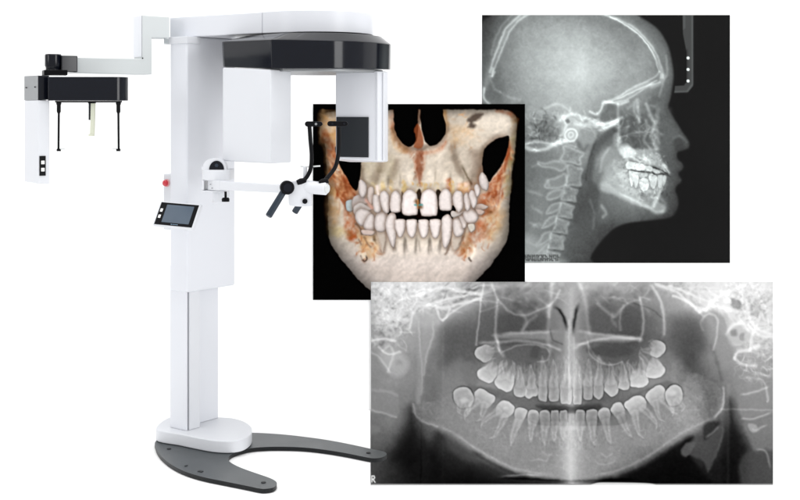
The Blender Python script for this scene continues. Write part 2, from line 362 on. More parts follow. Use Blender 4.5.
    LO = [([(42,225),(55,210),(75,207),(92,215),(102,235),(100,255),(85,268),(62,268),(45,250)],[(66,292),(80,296)],176),
      ([(106,228),(118,212),(135,215),(150,225),(168,235),(165,252),(150,265),(130,262),(110,250)],[(76,306),(112,312)],196),
      ([(176,265),(188,250),(205,248),(225,262),(230,275),(220,292),(200,295),(180,290)],[(126,332),(152,364)],202),
      ([(230,282),(240,270),(258,272),(268,280),(262,297),(253,312),(238,310),(232,296)],[(218,388)],188),
      ([(270,288),(278,277),(295,278),(305,290),(302,308),(285,316),(272,306)],[(280,376)],182),
      ([(306,290),(318,278),(334,280),(340,295),(336,318),(324,326),(310,318)],[(322,388)],164),
      ([(342,285),(350,278),(364,280),(366,300),(362,318),(354,324),(345,318)],[(352,376)],152),
      ([(369,285),(378,279),(390,280),(391,300),(388,318),(380,324),(371,318)],[(380,372)],152),
      ([(418,283),(430,276),(445,280),(446,300),(442,318),(432,324),(420,318)],[(432,374)],154),
      ([(450,285),(460,275),(480,277),(485,292),(478,318),(467,326),(455,318)],[(474,386)],164),
      ([(486,285),(500,270),(518,272),(525,288),(518,305),(503,313),(490,300)],[(526,382)],178),
      ([(526,270),(540,255),(558,255),(566,272),(560,290),(547,297),(530,285)],[(590,362)],188),
      ([(568,258),(590,240),(615,232),(630,245),(632,262),(615,278),(590,288),(575,275)],[(626,364),(666,334)],204),
      ([(632,235),(650,212),(675,200),(690,210),(692,228),(680,250),(655,262),(640,250)],[(690,312),(716,296)],196),
      ([(694,225),(705,205),(725,200),(742,212),(745,240),(735,258),(710,262),(696,245)],[(728,288),(744,282)],184)]
    for c_, t_, v_ in UP: tooth(c_, t_, v_, 25, 4.4 if len(t_) == 1 else 4.2)
    for c_, t_, v_ in LO: tooth(c_, t_, v_, 25, 4.2 if len(t_) == 1 else 3.6)
    for x_, y_, r_ in ((202,270,5),(74,246,7),(714,222,8),(470,285,0)):
        if r_: P.fill(Zm([(x_-r_*1.4,y_),(x_,y_-r_),(x_+r_*1.5,y_-1),(x_+r_,y_+r_),(x_-r_,y_+r_)]), 208, 2.2, .5)
    for q in (LO[0][0], LO[-1][0]):
        c_ = np.mean(q, 0); P.line(smooth_curve(Zm([(c_[0]+(x-c_[0])*1.1, c_[1]+(y-c_[1])*1.1) for x, y in q]), True), .6, -20, smooth=False)
    # gingival shade band across the lower front, apical marks
    P.add([(530,414),(571,412),(620,412),(622,424),(571,426),(535,424)], -16, 1)
    for a in ([(528,462),(538,459),(546,461),(549,455)], [(594,460),(600,464),(612,463),(616,458)], [(540,450),(548,455),(553,452)], [(600,452),(607,457),(614,452)]):
        P.line(a, .8, 15, fade=.2)
    P.strands([(470,405),(520,420),(571,420),(625,418),(672,402),(660,430),(571,440),(490,432)], 90, 7, .5, 8, 512, ang=1.57, spread=1.2, curl=.4)
    P.strands([(500,360),(540,366),(600,366),(645,358),(640,372),(571,380),(505,372)], 70, 7, .5, 9, 513, ang=1.57, spread=1, curl=.3)
    # midline spine shadow
    P.line([(571.5,284),(571,330),(571.5,400)], 2.4, 12, fade=.05)
    P.line([(571.2,398),(571.5,430),(571.5,486)], 5.0, 17); P.line([(571,400),(571,486)], 2.0, 11)
    P.line([(569,320),(569,400)], .7, 16, smooth=False); P.line([(574,330),(574,400)], .7, 10, smooth=False)
    P.v += fine*1.6+P.noise(1.6, 95, 1)*2.2
    warp_plate(P, .4, 5, 301)
    P.v += (P.v-P.blur(P.v, 1.6))*.2+P.noise(1.3, 96, 1)*2
    P.v = P.v+7*np.clip((P.v-40)/60, 0, 1)*np.clip((230-P.v)/60, 0, 1)
    P.v = np.where(P.v > 205, 205+(P.v-205)*.45, P.v)
    # bottom scan edge
    e = np.clip((P.Y-483.4)/.8, 0, 1); P.v = P.v*(1-e)+150*e
    P.fill([(596,483),(612,482.4),(650,483.4),(650,487),(594,487)], 225, .8, .9)
    # left marker R
    for a in ([(371.8,482),(371.8,476),(374,476),(374.6,477.6),(373.8,479),(372,479.2)], [(373,479.4),(375,482.2)]):
        P.line(a, .5, 1, to=235, smooth=False)
    v = np.clip(P.v, 3, 250)
    return P, np.stack([v, v, v], -1)

# ---------------------------------------------------------------- lateral skull radiograph
def paint_lateral():
    P = Plate(482, 15, 730, 263)
    xs = [482,502,522,542,562,582,602,622,642,662,682,702,730]
    ys = [15,35,55,75,95,115,135,155,175,195,215,235,263]
    G = [
     [40,85,118,128,125,120,118,108,90,70,60,50,40],
     [60,110,142,155,162,158,138,128,118,90,60,50,40],
     [75,120,152,164,174,182,156,140,136,110,80,50,40],
     [95,118,148,165,180,190,166,148,142,120,90,50,40],
     [105,116,142,156,168,168,152,142,128,92,80,50,40],
     [118,125,136,148,172,158,132,106,104,92,76,60,40],
     [112,120,120,130,168,160,132,98,84,92,84,70,40],
     [98,98,100,112,132,124,140,124,120,92,76,60,40],
     [90,95,102,116,120,88,118,176,158,94,70,60,40],
     [86,92,104,124,112,76,108,138,140,86,64,50,40],
     [84,90,108,126,102,74,84,96,96,76,56,40,30],
     [84,98,124,118,96,80,66,56,50,40,30,30,30],
     [110,140,140,110,92,66,40,34,30,30,30,30,30]]
    P.base(xs, ys, G)
    fine = P.noise(2.2, 13, 2); mid = P.noise(10, 14, 3)
    P.v += mid*6+fine*3
    P.v += 16*np.exp(-((P.X-582)**2+(P.Y-70)**2)/(2*42**2))
    # vault
    vault = [(528,12),(513,26),(502,44),(495,62),(490,80),(484,92),(484,104),(492,112),(515,112),(545,112),(565,122),(590,118),(604,104),(622,96),(642,86),(658,80),(661,68),(655,52),(643,37),(625,24),(605,12)]
    m = P.mask(vault, 3)
    P.v += m*(P.noise(6, 21, 3)*8+P.noise(2.2, 23, 1)*3)
    P.fill([(490,70),(496,60),(502,80),(504,96),(497,106),(488,96)], 96, 5, .55)
    P.fill([(602,14),(622,24),(640,40),(630,46),(606,30),(590,22)], 112, 8, .4)
    # bright inner table lines
    for a, w, dv in (
        ([(526,13),(513,22),(505,34),(498,49),(492,64),(488,78),(484,90)], 2.4, 26), ([(520,15),(507,27),(500,42),(494,58),(490,72)], .9, 44), ([(529,14),(517,22),(508,35),(502,50),(496,64),(492,76)], .9, 44),
        ([(512,15),(502,26),(495,40),(491,54)], 1.0, 22), ([(484,88),(484,98),(489,104),(491,110)], 1.0, 66), ([(490,76),(494,88),(500,92)], 1.0, 20), ([(495,72),(492,76),(493,68)], .9, 40),
        ([(598,13),(615,18),(633,27),(646,39),(655,52),(661,66),(663,78)], .9, 44), ([(605,15),(622,23),(639,35),(651,50),(659,66),(661,78)], .75, 36), ([(610,17),(626,25),(641,37),(653,54),(659,72)], .55, 40), ([(615,17),(632,26),(645,38),(653,48)], 2.6, 20),
        ([(663,76),(660,83),(652,86)], 1.9, 40), ([(666,56),(667,72),(663,84),(659,96)], .9, 24),
        ([(605,102),(618,97),(632,88),(646,82),(656,76),(659,72)], .8, 36), ([(606,103),(622,101),(636,94),(648,86),(660,82)], .75, 32), ([(606,103),(620,98),(634,91),(646,86),(657,80)], .6, 40), ([(620,98),(634,90),(648,84)], 3.0, 26),
        ([(603,104),(601,110),(596,114),(590,112)], 1.0, 60), ([(604,102),(612,103),(620,104),(628,101)], 1.2, 54),
        ([(500,92),(508,97),(520,100)], 1.2, 16), ([(545,108),(556,104),(566,108),(572,114)], 1.2, 24)):
        P.line(a, w, dv)
    # petrous bone tangle
    pet = P.mask([(524,114),(545,108),(570,110),(590,116),(596,112),(604,120),(600,128),(580,138),(560,146),(540,148),(524,146),(518,130)], 5)
    wb = P.blur(np.maximum(P.web(10, 41, 5), P.web(6, 45, 4)*.8), .4)
    P.v += pet*(wb*14-6+P.noise(4, 43, 2)*18)
    P.strands([(524,116),(560,112),(585,116),(580,136),(558,146),(526,146)], 90, 10, .7, 20, 601, curl=.8)
    P.strands([(530,118),(556,116),(562,138),(540,142)], 50, 9, .8, -30, 602, curl=.8)
    P.strands([(566,116),(600,116),(616,118),(604,128),(580,132)], 50, 11, .6, 18, 603, ang=.0, spread=1.4, curl=.5)
    P.fill([(545,118),(556,120),(560,134),(550,140),(540,134)], 92, 4, .5)
    P.fill([(560,114),(578,114),(586,122),(580,134),(566,138),(560,128)], 180, 4, .5)
    for a, w, dv in (([(525,147),(532,150),(545,149),(556,144),(568,140)], 1.4, 70), ([(525,144),(538,142),(552,144),(560,140)], 1.0, 50), ([(560,120),(572,114),(584,118)], 1.4, 46), ([(576,124),(590,126),(602,124),(616,120)], 2.0, 40),
                     ([(586,118),(594,122),(604,124),(615,121)], 1.2, 40), ([(563,116),(566,126),(560,136)], 1.2, 40), ([(598,124),(608,128),(615,124)], 1.4, 40)):
        P.line(a, w, dv)
    P.fill([(565,120),(568,119),(570,122),(567,123)], 110, 1, .8)
    # ear rod ring
    t = np.linspace(0, 2*math.pi, 28)
    P.fill([(571+7.2*math.cos(a), 135+7.2*math.sin(a)) for a in t[:-1]], 176, 1, .9)
    P.line([(571+6*math.cos(a), 135+6*math.sin(a)) for a in t], .9, 56, smooth=False)
    P.line([(571+2.4*math.cos(a), 135+2.4*math.sin(a)) for a in t], .9, 46, smooth=False)
    # airway and neck tissue
    P.fill([(590,150),(600,138),(612,128),(618,132),(606,142),(598,152),(594,166),(592,180),(600,190),(598,204),(594,214),(584,224),(574,222),(578,206),(586,194),(588,176)], 74, 3, .8)
    P.fill([(578,218),(590,210),(600,222),(594,236),(580,238)], 82, 6, .6)
    P.fill([(598,206),(603,194),(614,196),(622,208),(606,222),(598,218)], 104, 4, .5)
    P.line([(602,206),(606,213),(603,217)], 1.2, 44); P.line([(590,200),(594,214),(593,228)], 1.0, 18)
    P.fill([(602,166),(606,150),(618,140),(630,146),(622,158),(606,172)], 152, 3, .75)
    P.line([(600,172),(603,158),(610,147),(622,141)], 1.2, 24)
    P.fill([(584,128),(600,128),(594,142),(588,158),(582,170),(576,158),(580,140)], 146, 3, .55)
    P.line([(600,130),(594,146),(588,164),(586,180)], 1.0, -18)
    P.line([(577,140),(583,150),(588,146)], 1.6, -30)
    # cervical spine
    vb = [((572,156),10,7,.3), ((574,176),7.5,10,.15), ((569.5,194),6.8,7,.22), ((566,210.5),6.8,7,.24), ((561,226),6.8,7,.2), ((556.5,242),7.4,7,.15), ((551,258),8,6.5,.1)]
    for (c, w, h, a) in vb:
        q = rot_pts([(-1, -1), (0, -.9), (1, -.8), (.85, 0), (1.05, .85), (0, .95), (-1, 1), (-.85, 0)], c[0], c[1], a, w, h)
        P.fill(q, 150, 1.8, .6); P.line(smooth_curve(q, True), 1.0, 26, smooth=False)
        P.fill(rot_pts([(-.4, -.3), (.3, -.4), (.4, .3), (-.3, .4)], c[0], c[1], a, w, h), 132, 2, .6)
        P.v += P.mask(q, 1)*(P.noise(3.4, int(c[1]), 2)*20)
        P.line(rot_pts([(-.9, 1.2), (0, 1.15), (1, 1.1)], c[0], c[1], a, w, h), .8, -14)
    sp = [[(566,164),(556,161),(545,163),(538,162),(541,166),(554,168),(562,171)],
          [(565,174),(556,178),(548,180),(545,187),(556,188),(566,184)],
          [(562,190),(553,191),(547,196),(549,200),(560,196)],
          [(560,203),(552,205),(548,210),(547,214),(558,210)],
          [(556,216),(549,218),(544,224),(543,228),(555,222)],
          [(551,232),(544,234),(540,240),(537,246),(549,240)],
          [(548,244),(540,250),(536,256),(546,254)]]
    for k, a in enumerate(sp):
        P.fill(a, 142, 1.6, .6); P.line(smooth_curve(a, True), 1.0, 28, smooth=False)
    for a in ([(545,178),(548,181),(549,188)], [(530,167),(540,164)], [(527,190),(545,196)], [(530,206),(544,214)], [(528,222),(540,228)], [(524,240),(538,246)], [(530,228),(538,224),(542,226)]):
        P.line(a, 1.2, 20, fade=.2)
    P.fill([(524,236),(540,240),(552,254),(566,263),(524,268)], 172, 5, .5)
    # orbit, nose, sinuses
    P.fill([(603,110),(608,104),(618,106),(618,116),(606,124),(600,118)], 98, 2, .75)
    P.fill([(620,118),(640,114),(650,124),(652,142),(640,150),(624,146),(620,134)], 86, 3, .8)
    P.fill([(624,146),(640,142),(650,148),(644,153),(630,151)], 82, 3, .5)
    P.fill([(650,100),(660,98),(660,120),(652,116)], 96, 3, .5)
    P.fill([(600,134),(616,132),(618,146),(606,148),(598,156),(594,150)], 88, 3, .6)
    P.fill([(614,134),(619,134),(618,146),(613,146)], 158, 2, .6)
    fac = P.mask([(604,102),(640,96),(660,100),(660,150),(650,156),(622,148),(618,126)], 3)
    P.v += fac*(P.noise(4, 42, 2)*12)
    P.strands([(604,104),(640,98),(658,100),(656,148),(640,150),(622,146)], 46, 12, 1.0, 15, 604, ang=1.4, spread=1.6, curl=.4)
    P.strands([(612,118),(650,120),(652,146),(622,144)], 26, 10, .6, 16, 605, ang=.1, spread=1.2, curl=.5)
    P.strands([(648,118),(660,118),(660,150),(650,150)], 16, 5, .8, 14, 606, curl=1)
    for a, w, dv in (([(618,104),(618,120),(619,136),(618,146)], 1.2, 44), ([(637,100),(638,112),(639,122)], 1.6, 40), ([(646,104),(650,114),(654,124),(652,136),(655,146)], 1.4, 46),
                     ([(658,110),(656,126),(658,140),(656,150)], 1.6, 26), ([(603,124),(612,122),(622,118)], 1.3, 60), ([(600,130),(610,126),(618,122)], 1.1, 50), ([(634,102),(634,112),(640,122)], 1.0, 30),
                     ([(620,138),(630,134),(640,132),(650,132)], .9, 26), ([(646,120),(648,130),(644,140),(650,148)], 1.2, 34), ([(622,136),(640,136)], .8, 14), ([(622,150),(640,151),(658,149)], 1.6, 40)):
        P.line(a, w, dv)
    # jaws
    maxi = [(618,148),(628,144),(634,150),(650,150),(658,152),(664,166),(668,174),(656,172),(640,170),(628,166),(624,158)]
    P.fill(maxi, 172, 2, .75); P.v += P.mask(maxi, 2)*(P.noise(4, 48, 2)*34-2)
    P.fill([(620,150),(629,146),(635,153),(630,158),(622,155)], 222, 2, .9)
    mand = [(602,184),(610,172),(620,166),(630,172),(650,176),(662,180),(662,190),(658,200),(664,206),(664,212),(656,213),(648,209),(630,203),(612,194),(602,190)]
    P.fill(mand, 164, 2, .8); P.v += P.mask(mand, 2)*(P.noise(8, 49, 2)*8)
    P.fill([(616,170),(624,170),(634,184),(640,198),(626,194),(616,182)], 200, 4, .75)
    P.line([(602,184),(618,193),(634,201),(648,207),(656,213),(664,211),(665,204),(660,198)], 1.7, 34)
    P.line([(654,206),(657,198),(661,188),(664,182)], 1.5, 52); P.line([(606,184),(622,194),(640,203)], .9, 20)
    P.fill([(640,180),(662,182),(656,198),(650,204),(640,200)], 128, 3, .5)
    P.fill([(600,190),(602,178),(608,166),(616,160),(626,162),(622,176),(626,192),(614,194)], 176, 3, .6)
    # teeth, side view
    Zl = lambda q: [(590+x/3.573, 90+y/3.573) for x, y in q]
    P.fill(Zl([(112,218),(135,205),(158,214),(164,236),(140,244),(120,238)]), 224, 1.6, .8)
    P.fill(Zl([(92,285),(130,285),(140,300),(148,330),(130,325),(100,305)]), 204, 3, .7)
    P.fill(Zl([(165,232),(225,232),(250,250),(268,275),(240,275),(200,262),(165,255)]), 176, 3, .6)
    P.fill(Zl([(130,288),(170,290),(262,304),(276,320),(262,356),(210,368),(150,350)]), 176, 3, .6)
    for q, v in (([(128,268),(136,256),(152,258),(168,262),(166,280),(150,285),(134,280)], 236), ([(166,264),(184,264),(196,272),(194,286),(178,288),(164,280)], 238),
                 ([(196,272),(212,272),(224,280),(220,292),(204,292)], 222), ([(226,282),(240,284),(248,294),(240,302),(228,296)], 206),
                 ([(140,292),(156,288),(172,292),(174,308),(170,340),(162,348),(156,326),(150,346),(144,322)], 226), ([(176,294),(194,292),(204,300),(200,312),(180,312)], 204),
                 ([(178,324),(188,316),(202,317),(210,328),(209,346),(202,358),(188,358),(179,344)], 222), ([(212,304),(226,302),(238,310),(238,328),(230,350),(222,352),(214,330)], 220),
                 ([(244,306),(258,306),(262,322),(256,346),(248,350),(242,330)], 206), ([(262,308),(272,310),(270,330),(262,342)], 196)):
        q = Zl(q); c_ = np.mean(q, 0); q = [(c_[0]+(x-c_[0])*1.07, c_[1]+(y-c_[1])*1.05) for x, y in q]; sl, d = P.sd(smooth_curve(q, True)); P.v[sl] -= 26*np.exp(-(np.clip(d, 0, 9)/1.0)**2)*(d > 0)
        P.fill(q, v, .9, .9)
    P.line(Zl([(258,262),(268,276),(276,290),(281,302)]), 1.4, .9, fade=.15, to=222); P.line(Zl([(268,282),(276,294),(282,304)]), .7, .8, to=120)
    for a in ([(146,286),(166,290),(180,290),(196,294),(222,294),(236,302),(262,300),(286,308)], [(226,276),(250,284),(276,300)]): P.line(Zl(a), .65, .8, to=64)
    P.strands(Zl([(130,230),(260,240),(280,300),(262,380),(150,360),(110,300)]), 60, 4, .5, -26, 620, ang=1.4, spread=1.4)
    for a in ([(640,158),(648,160),(650,163)], [(644,155),(646,161)], [(633,158),(640,162)]): P.line(a, .9, 44)
    P.v += P.mask([(616,158),(668,166),(664,190),(640,202),(616,180)], 3)*P.noise(3, 77, 2)*24
    P.strands([(618,150),(664,156),(668,174),(630,170)], 60, 5, .5, 26, 607, curl=.8)
    P.strands([(630,172),(662,178),(656,200),(640,200)], 60, 6, .5, 22, 608, ang=1.57, spread=.8)
    P.strands([(604,184),(616,172),(640,196),(656,208)], 40, 10, .6, 8, 609, ang=.5, spread=.8)
    P.strands([(490,60),(500,60),(500,20),(530,10),(600,10),(650,50),(655,80)], 90, 12, .6, 5, 610, curl=.5)
    k_ = 1+.3*P.noise(4, 78, 2); b_ = P.blur(P.v, 2.5); P.v = b_+(P.v-b_)*k_*1.1
    P.v += P.noise(1.3, 97, 1)*3
    warp_plate(P, .35, 5, 401)
    # ---- everything outside the head is dark
    head = [(482,20),(489,15),(500,8),(560,0),(620,4),(640,15),(658,27),(667,40),(671,50),(674,64),(675,76),(674,86),(672,98),(670,108),(676,119),(683.5,131),(689,138.5),(691,144),(689.5,149),(684,151.5),(679,153),(679,158),(683,162),(685,167),(683,171),(680,174),(683,179),(682,183),(678,187),(677,191),(679,196),(680,204),(677,213),(670,219),(650,222),(630,224),(616,229),(606,238),(597,249),(592,258),(590,270),(470,275),(470,60),(478,30)]
    pts = smooth_curve(head, True, 4); sl, d = P.sd(pts)
    D = np.full_like(P.X, 20.); D[sl] = d
    soft = np.clip((D+3.2)/3.6, 0, 1); soft = soft*soft*(3-2*soft)
    skin = np.clip((D+9)/9, 0, 1)**2
    bgc = 27+P.noise(60, 88, 1)*1.5
    P.v = P.v*(1-.30*skin*(P.X > 640))
    P.v = P.v*(1-soft)+bgc*soft
    # nostril notch, lip shade
    P.fill([(674,140),(680,138),(684,144),(682,150),(675,150)], 56, 2, .6); P.line([(674,138),(680,136),(687,142)], 1, 14)
    P.fill([(671,108),(673,118),(680,130),(674,134),(668,124),(667,112)], 92, 3, .35)
    # head holder
    P.fill([(682.5,13),(693,13),(693,86),(688,92),(674.5,92.5),(675,86),(684,85.5),(686.5,82),(686.5,52),(683,34)], 72, .7, .9, smooth=False)
    P.fill([(683,13),(685.5,13),(685.5,28),(683,30)], 84, .6, .8, smooth=False)
    P.line([(692.5,15),(692.7,84),(687,91.8),(675,92.2)], .8, 22, smooth=False); P.line([(687,50),(687,82)], .8, -12, smooth=False)
    for y in (58, 69.5, 81): P.fill([(688.1+1.5*math.cos(a), y+1.5*math.sin(a)) for a in t[:-1]], 245, .5, 1, smooth=False)
    P.v += (1-soft)*(fine*2+P.noise(1.5, 19, 1)*3)
    # small print line, lower left
    rs = np.random.RandomState(3); x = 525.5
    while x < 559:
        w = rs.uniform(1.4, 2.4)
        for yy in (256.2, 259.6):
            if rs.rand() < .85: P.line([(x, yy-1), (x, yy+1)], .45, 1, to=70+rs.rand()*30, smooth=False)
            if rs.rand() < .7: P.line([(x, yy-1+2*rs.randint(2)), (x+w-.6, yy-1+2*rs.randint(2))], .4, 1, to=80, smooth=False)
        x += w
    v = np.clip(P.v, 20, 250)
    tint = np.clip((v-30)/60, 0, 1)[..., None]
    c = v[..., None]*(1-tint+tint*np.array([.962, .995, .99]))
    return P, c

# ---------------------------------------------------------------- surface scan of the jaws (colour picture)
def paint_scan():
    P = Plate(313, 104, 525, 300, rgb=True)
    P.v[:] = (8, 4, 3)
    n1 = P.noise(14, 5, 3); n2 = P.noise(4, 6, 2); n3 = P.noise(7, 9, 3)
    bone = np.array((198, 184, 166.)); white = np.array((214, 200, 190.)); tan = np.array((208, 156, 98.)); red = np.array((182, 86, 42.)); yel = np.array((216, 188, 122.))
    sil = [(329,112),(400,109),(500,109),(512,110),(517,120),(516.5,134),(515,150),(512,175),(510,200),(508.5,232),(504,246),(490,266),(474,283),(460,296),(430,304),(400,304),(372,292),(352,272),(336,252),(329,237),(328,200),(327,175),(325,144),(320,136),(321,118)]
    pts = smooth_curve(sil, True, 4); sl, d = P.sd(pts); D = np.full_like(P.X, 20.); D[sl] = d
    m = np.clip(.5-D, 0, 1)
    t = np.clip(-D/(15+14*np.clip((P.Y-215)/40, 0, 1)), 0, 1)
    shade = .46+.54*(1-(1-t)**2.2)
    light = shade*(1.0+.05*n1+.03*n2)
    col = bone*light[..., None]
    wchin = np.clip((P.Y-236)/26, 0, 1)[..., None]
    col = col*(1-wchin)+white*(light*1.0)[..., None]*wchin
    P.v = P.v*(1-m[..., None])+col*m[..., None]
    def tintm(pts, c, a, soft=4, rough=.6):
        mk = P.mask(pts, soft)*a*np.clip(.75+rough*n3*1.6, 0, 1.2)
        mk = np.clip(mk, 0, 1)[..., None]
        L = (P.v.mean(-1, keepdims=True)/190)
        P.v = P.v*(1-mk)+np.array(c, float)*np.clip(L, .45, 1.08)*mk
    # side strips of the jaw branches (tan, rust)
    tintm([(320,110),(337,110),(338,144),(334,148),(344,176),(356,190),(360,206),(352,214),(344,200),(334,196),(326,190),(324,150),(319,140)], tan, 1, 3)
    tintm([(327,142),(334,144),(340,166),(350,182),(358,194),(356,206),(346,204),(338,192),(330,176)], red, .85, 3)
    tintm([(322,130),(328,132),(330,142),(322,142)], red, .7, 2)
    tintm([(326,196),(336,198),(340,214),(334,228),(328,226)], tan, .7, 4)
    tintm([(345,208),(354,210),(358,228),(354,240),(346,236)], red, .9, 3)
    tintm([(356,226),(372,232),(380,252),(370,258),(362,256),(358,240)], tan, .75, 4); tintm([(328,226),(345,228),(350,236),(330,236)], yel, .6, 4)
    tintm([(511,136),(516,134),(514,160),(511,190),(505,196),(504,176),(508,156)], yel, .7, 2.5)
    tintm([(509,140),(510,152),(504,172),(500,190),(494,200),(488,196),(489,184),(497,174),(504,160)], red, .95, 2)
    tintm([(480,196),(494,190),(500,200),(494,212),(486,216),(478,212)], red, .85, 3)
    tintm([(478,220),(488,224),(487,236),(480,240),(470,246),(462,254),(464,240),(472,230)], red, .7, 4)
    tintm([(487,210),(498,206),(506,212),(500,232),(490,242),(484,232)], tan, .55, 5)
    tintm([(458,232),(470,236),(474,254),(464,256),(458,246)], tan, .7, 3)
    tintm([(499,106),(517,110),(518,122),(506,114),(496,112)], red, .7, 2); tintm([(512,116),(518,118),(517,132),(511,134)], tan, .8, 2)
    # nasal rim
    tintm([(392,108),(398,110),(398,132),(404,142),(412,148),(416,150),(428,150),(440,146),(448,136),(446,144),(438,152),(426,160),(421,182),(417,182),(414,160),(404,152),(394,142),(390,124)], red, .6, 3)
    tintm([(440,108),(446,110),(449,128),(446,134),(442,126)], tan, .8, 2)
    tintm([(416,150),(423,150),(422,178),(418,178)], (160,84,54), .6, 1.5, .3)
    tintm([(393,128),(402,142),(412,152),(400,152),(391,142)], tan, .7, 3)
    tintm([(350,150),(392,156),(398,176),(376,184),(362,180),(356,164)], (206,192,160), .6, 5)
    tintm([(445,126),(470,128),(476,142),(462,146),(448,140)], tan, .4, 4)
    for x in (373,383,392,404,418,424,436,452,462):
        tintm([(x-2,186-(x%3)*3),(x+2,184),(x+2.5,194),(x-1.5,194)], (218,186,116), .7, 1.6, .9)
    tintm([(446,180),(451,179),(451,190),(447,190)], red, .75, 2); tintm([(458,184),(475,182),(478,192),(462,194)], (200,124,84), .5, 2.5)
    tintm([(478,170),(484,168),(484,182),(478,186)], red, .5, 2.5)
    # streaky rust fibres down the jaw branches, fringe along the gums
    def fibres(pts, n, L, w, c, a, seed, ang, spread):
        g = Plate(P.x0, P.y0, P.x1, P.y1); g.strands(pts, n, L, w, a, seed, ang=ang, spread=spread, curl=.35)
        mk = np.clip(g.v, 0, .8)[..., None]*np.clip((P.v.mean(-1, keepdims=True)-50)/60, 0, 1); P.v = P.v*(1-mk)+np.array(c, float)*mk
    fibres([(324,140),(332,142),(358,190),(356,208),(340,200),(328,176)], 70, 14, .8, (150,64,28), .32, 701, 1.15, .5)
    fibres([(324,140),(332,142),(358,190),(356,208),(340,200),(328,176)], 50, 12, .8, (232,178,126), .32, 702, 1.15, .5)
    fibres([(511,138),(514,150),(508,180),(500,204),(484,204),(497,176)], 60, 12, .8, (150,64,28), .32, 703, 1.9, .5)
    fibres([(511,138),(514,150),(508,180),(500,204),(484,204),(497,176)], 40, 10, .8, (232,178,126), .32, 704, 1.9, .5)
    fibres([(345,208),(356,212),(364,236),(380,250),(364,262),(350,240)], 50, 8, .8, (166,86,40), .32, 705, 1.3, 1.5)
    fibres([(462,232),(480,214),(500,208),(494,236),(474,252),(460,258)], 60, 8, .8, (170,86,42), .32, 706, 1.8, 1.5)
    fibres([(366,180),(478,180),(478,194),(366,194)], 60, 5, .7, (206,152,74), .42, 707, 1.57, .8)
    fibres([(414,150),(424,150),(423,182),(417,182)], 18, 7, .7, (140,66,34), .3, 708, 1.57, .8)
    fibres([(446,112),(476,112),(478,146),(450,146)], 34, 7, .7, (196,150,108), .32, 709, .8, 3)
    # modelling of the maxilla
    for a, w, k in (([(452,140),(456,160),(464,176),(472,184)], 2.2, -22), ([(461,164),(468,178),(472,186)], .8, -60), ([(484,150),(481,168),(474,184)], 2.6, -26), ([(398,158),(392,172),(388,186)], 2.4, -16),
                    ([(360,165),(364,180),(372,186)], 1.6, -34), ([(382,162),(378,178),(374,186)], 1.8, -26), ([(446,140),(440,156),(438,176)], 2.4, 12), ([(404,160),(408,176),(410,186)], 3, 10), ([(430,156),(430,174),(430,186)], 3, 10),
                    ([(489,143),(483,151),(481,160)], 1.6, -30), ([(488,120),(500,118),(510,124)], 4, 8), ([(468,150),(474,160),(474,176)], 3, 12), ([(390,176),(390,188)], 2, 10), ([(380,172),(380,186)], 2, 10)):
        P.line(a, w, (k, k, k*1.05), fade=.15)
    # holes
    K = (9, 4, 3)
    for a, w, k in (([(509,136),(499,138),(489,144),(483,152),(482,168),(485,176)], 3.6, .62), ([(358,150),(361,166),(359.5,180),(356,190)], 2.6, .5), ([(395,106),(395,130),(400,140),(408,147),(416,148),(424,148),(430,146),(437,144),(444,136),(447,126),(443,108)], 2.2, .55),
                    ([(470,146),(476,160),(474,178),(468,186)], 4.5, .45), ([(450,142),(456,160),(462,178)], 3, .38), ([(398,156),(394,172),(390,186)], 3, .34), ([(384,150),(380,168),(372,184)], 4, .38), ([(356,262),(400,276),(440,278),(480,262)], 7, .10)):
        P.line(a, w, k, fade=.12, to=(104, 82, 66))
    P.fill([(462,136),(472,132),(484,130),(490,136),(480,148),(470,146)], (222,208,190), 5, .45); P.fill([(484,114),(504,116),(510,130),(492,134),(480,124)], (224,212,196), 5, .5)
    P.fill([(337,146),(358,152),(361,166),(359.5,180),(357,190),(352,187),(347,178),(341,168),(337,158)], K, .8)
    P.fill([(509,136.5),(499,138),(489,144),(483.5,152),(482.5,168),(485,176),(489,182),(495,174),(503,162),(508,146)], K, .8)
    P.fill([(395.5,106),(395,130),(400,140),(408,147),(414,144),(417.5,137),(418.4,124),(418.6,106)], K, .7)
    P.fill([(420.6,106),(421,124),(424,139),(430,146),(437,144),(444,136),(446,126),(443,116),(441,106)], K, .7)
    P.fill([(467,121),(472,115),(480,113),(483,114),(479,119),(473,122),(476,125),(474,128),(468,127),(470,123)], (60,46,38), 2.0, .75)
    P.fill([(414,130),(418,124),(421,130),(423,146),(414,147),(416,138)], red*.8, 1, .8)
    P.line([(419.6,108),(419.4,124)], .8, 1, to=(120,92,74))
    # dark notch along the upper edge
    e = np.clip((110.2-P.Y)/1.2, 0, 1)[..., None]; P.v = P.v*(1-e)+np.array(K)*e
    P.fill([(484,106),(500,108),(512,112),(520,118),(522,104)], K, 1.4, .85)
    # throat dark behind teeth
    P.fill([(386,206),(400,208),(420,209),(440,206),(455,206),(454,216),(448,221),(420,223),(396,222),(388,216)], (6,3,3), .8)
    P.fill([(416.6,192),(421.6,192),(423,216),(415,216)], (28,16,12), .8, .85); P.fill([(436,192),(440.5,192),(441,212),(436,212)], (22,14,10), .8, .85)
    P.fill([(401,194),(403,194),(404,212),(400,212)], (40,26,20), 1, .7)
    # ---- teeth, each shaded as a rounded solid
    # broad relief of the bone
    rl = P.blur(P.noise(11, 311, 3), .6); gy_, gx_ = np.gradient(rl)
    bonem = np.clip((P.v.mean(-1)-60)/60, 0, 1)
    P.v *= (1+bonem*np.clip((gx_*.9+gy_*1.2)*.5, -.05, .04))[..., None]
    P.v *= (1+.03*P.noise(3, 312, 2)*bonem)[..., None]
    warp_plate(P, .4, 5, 321)
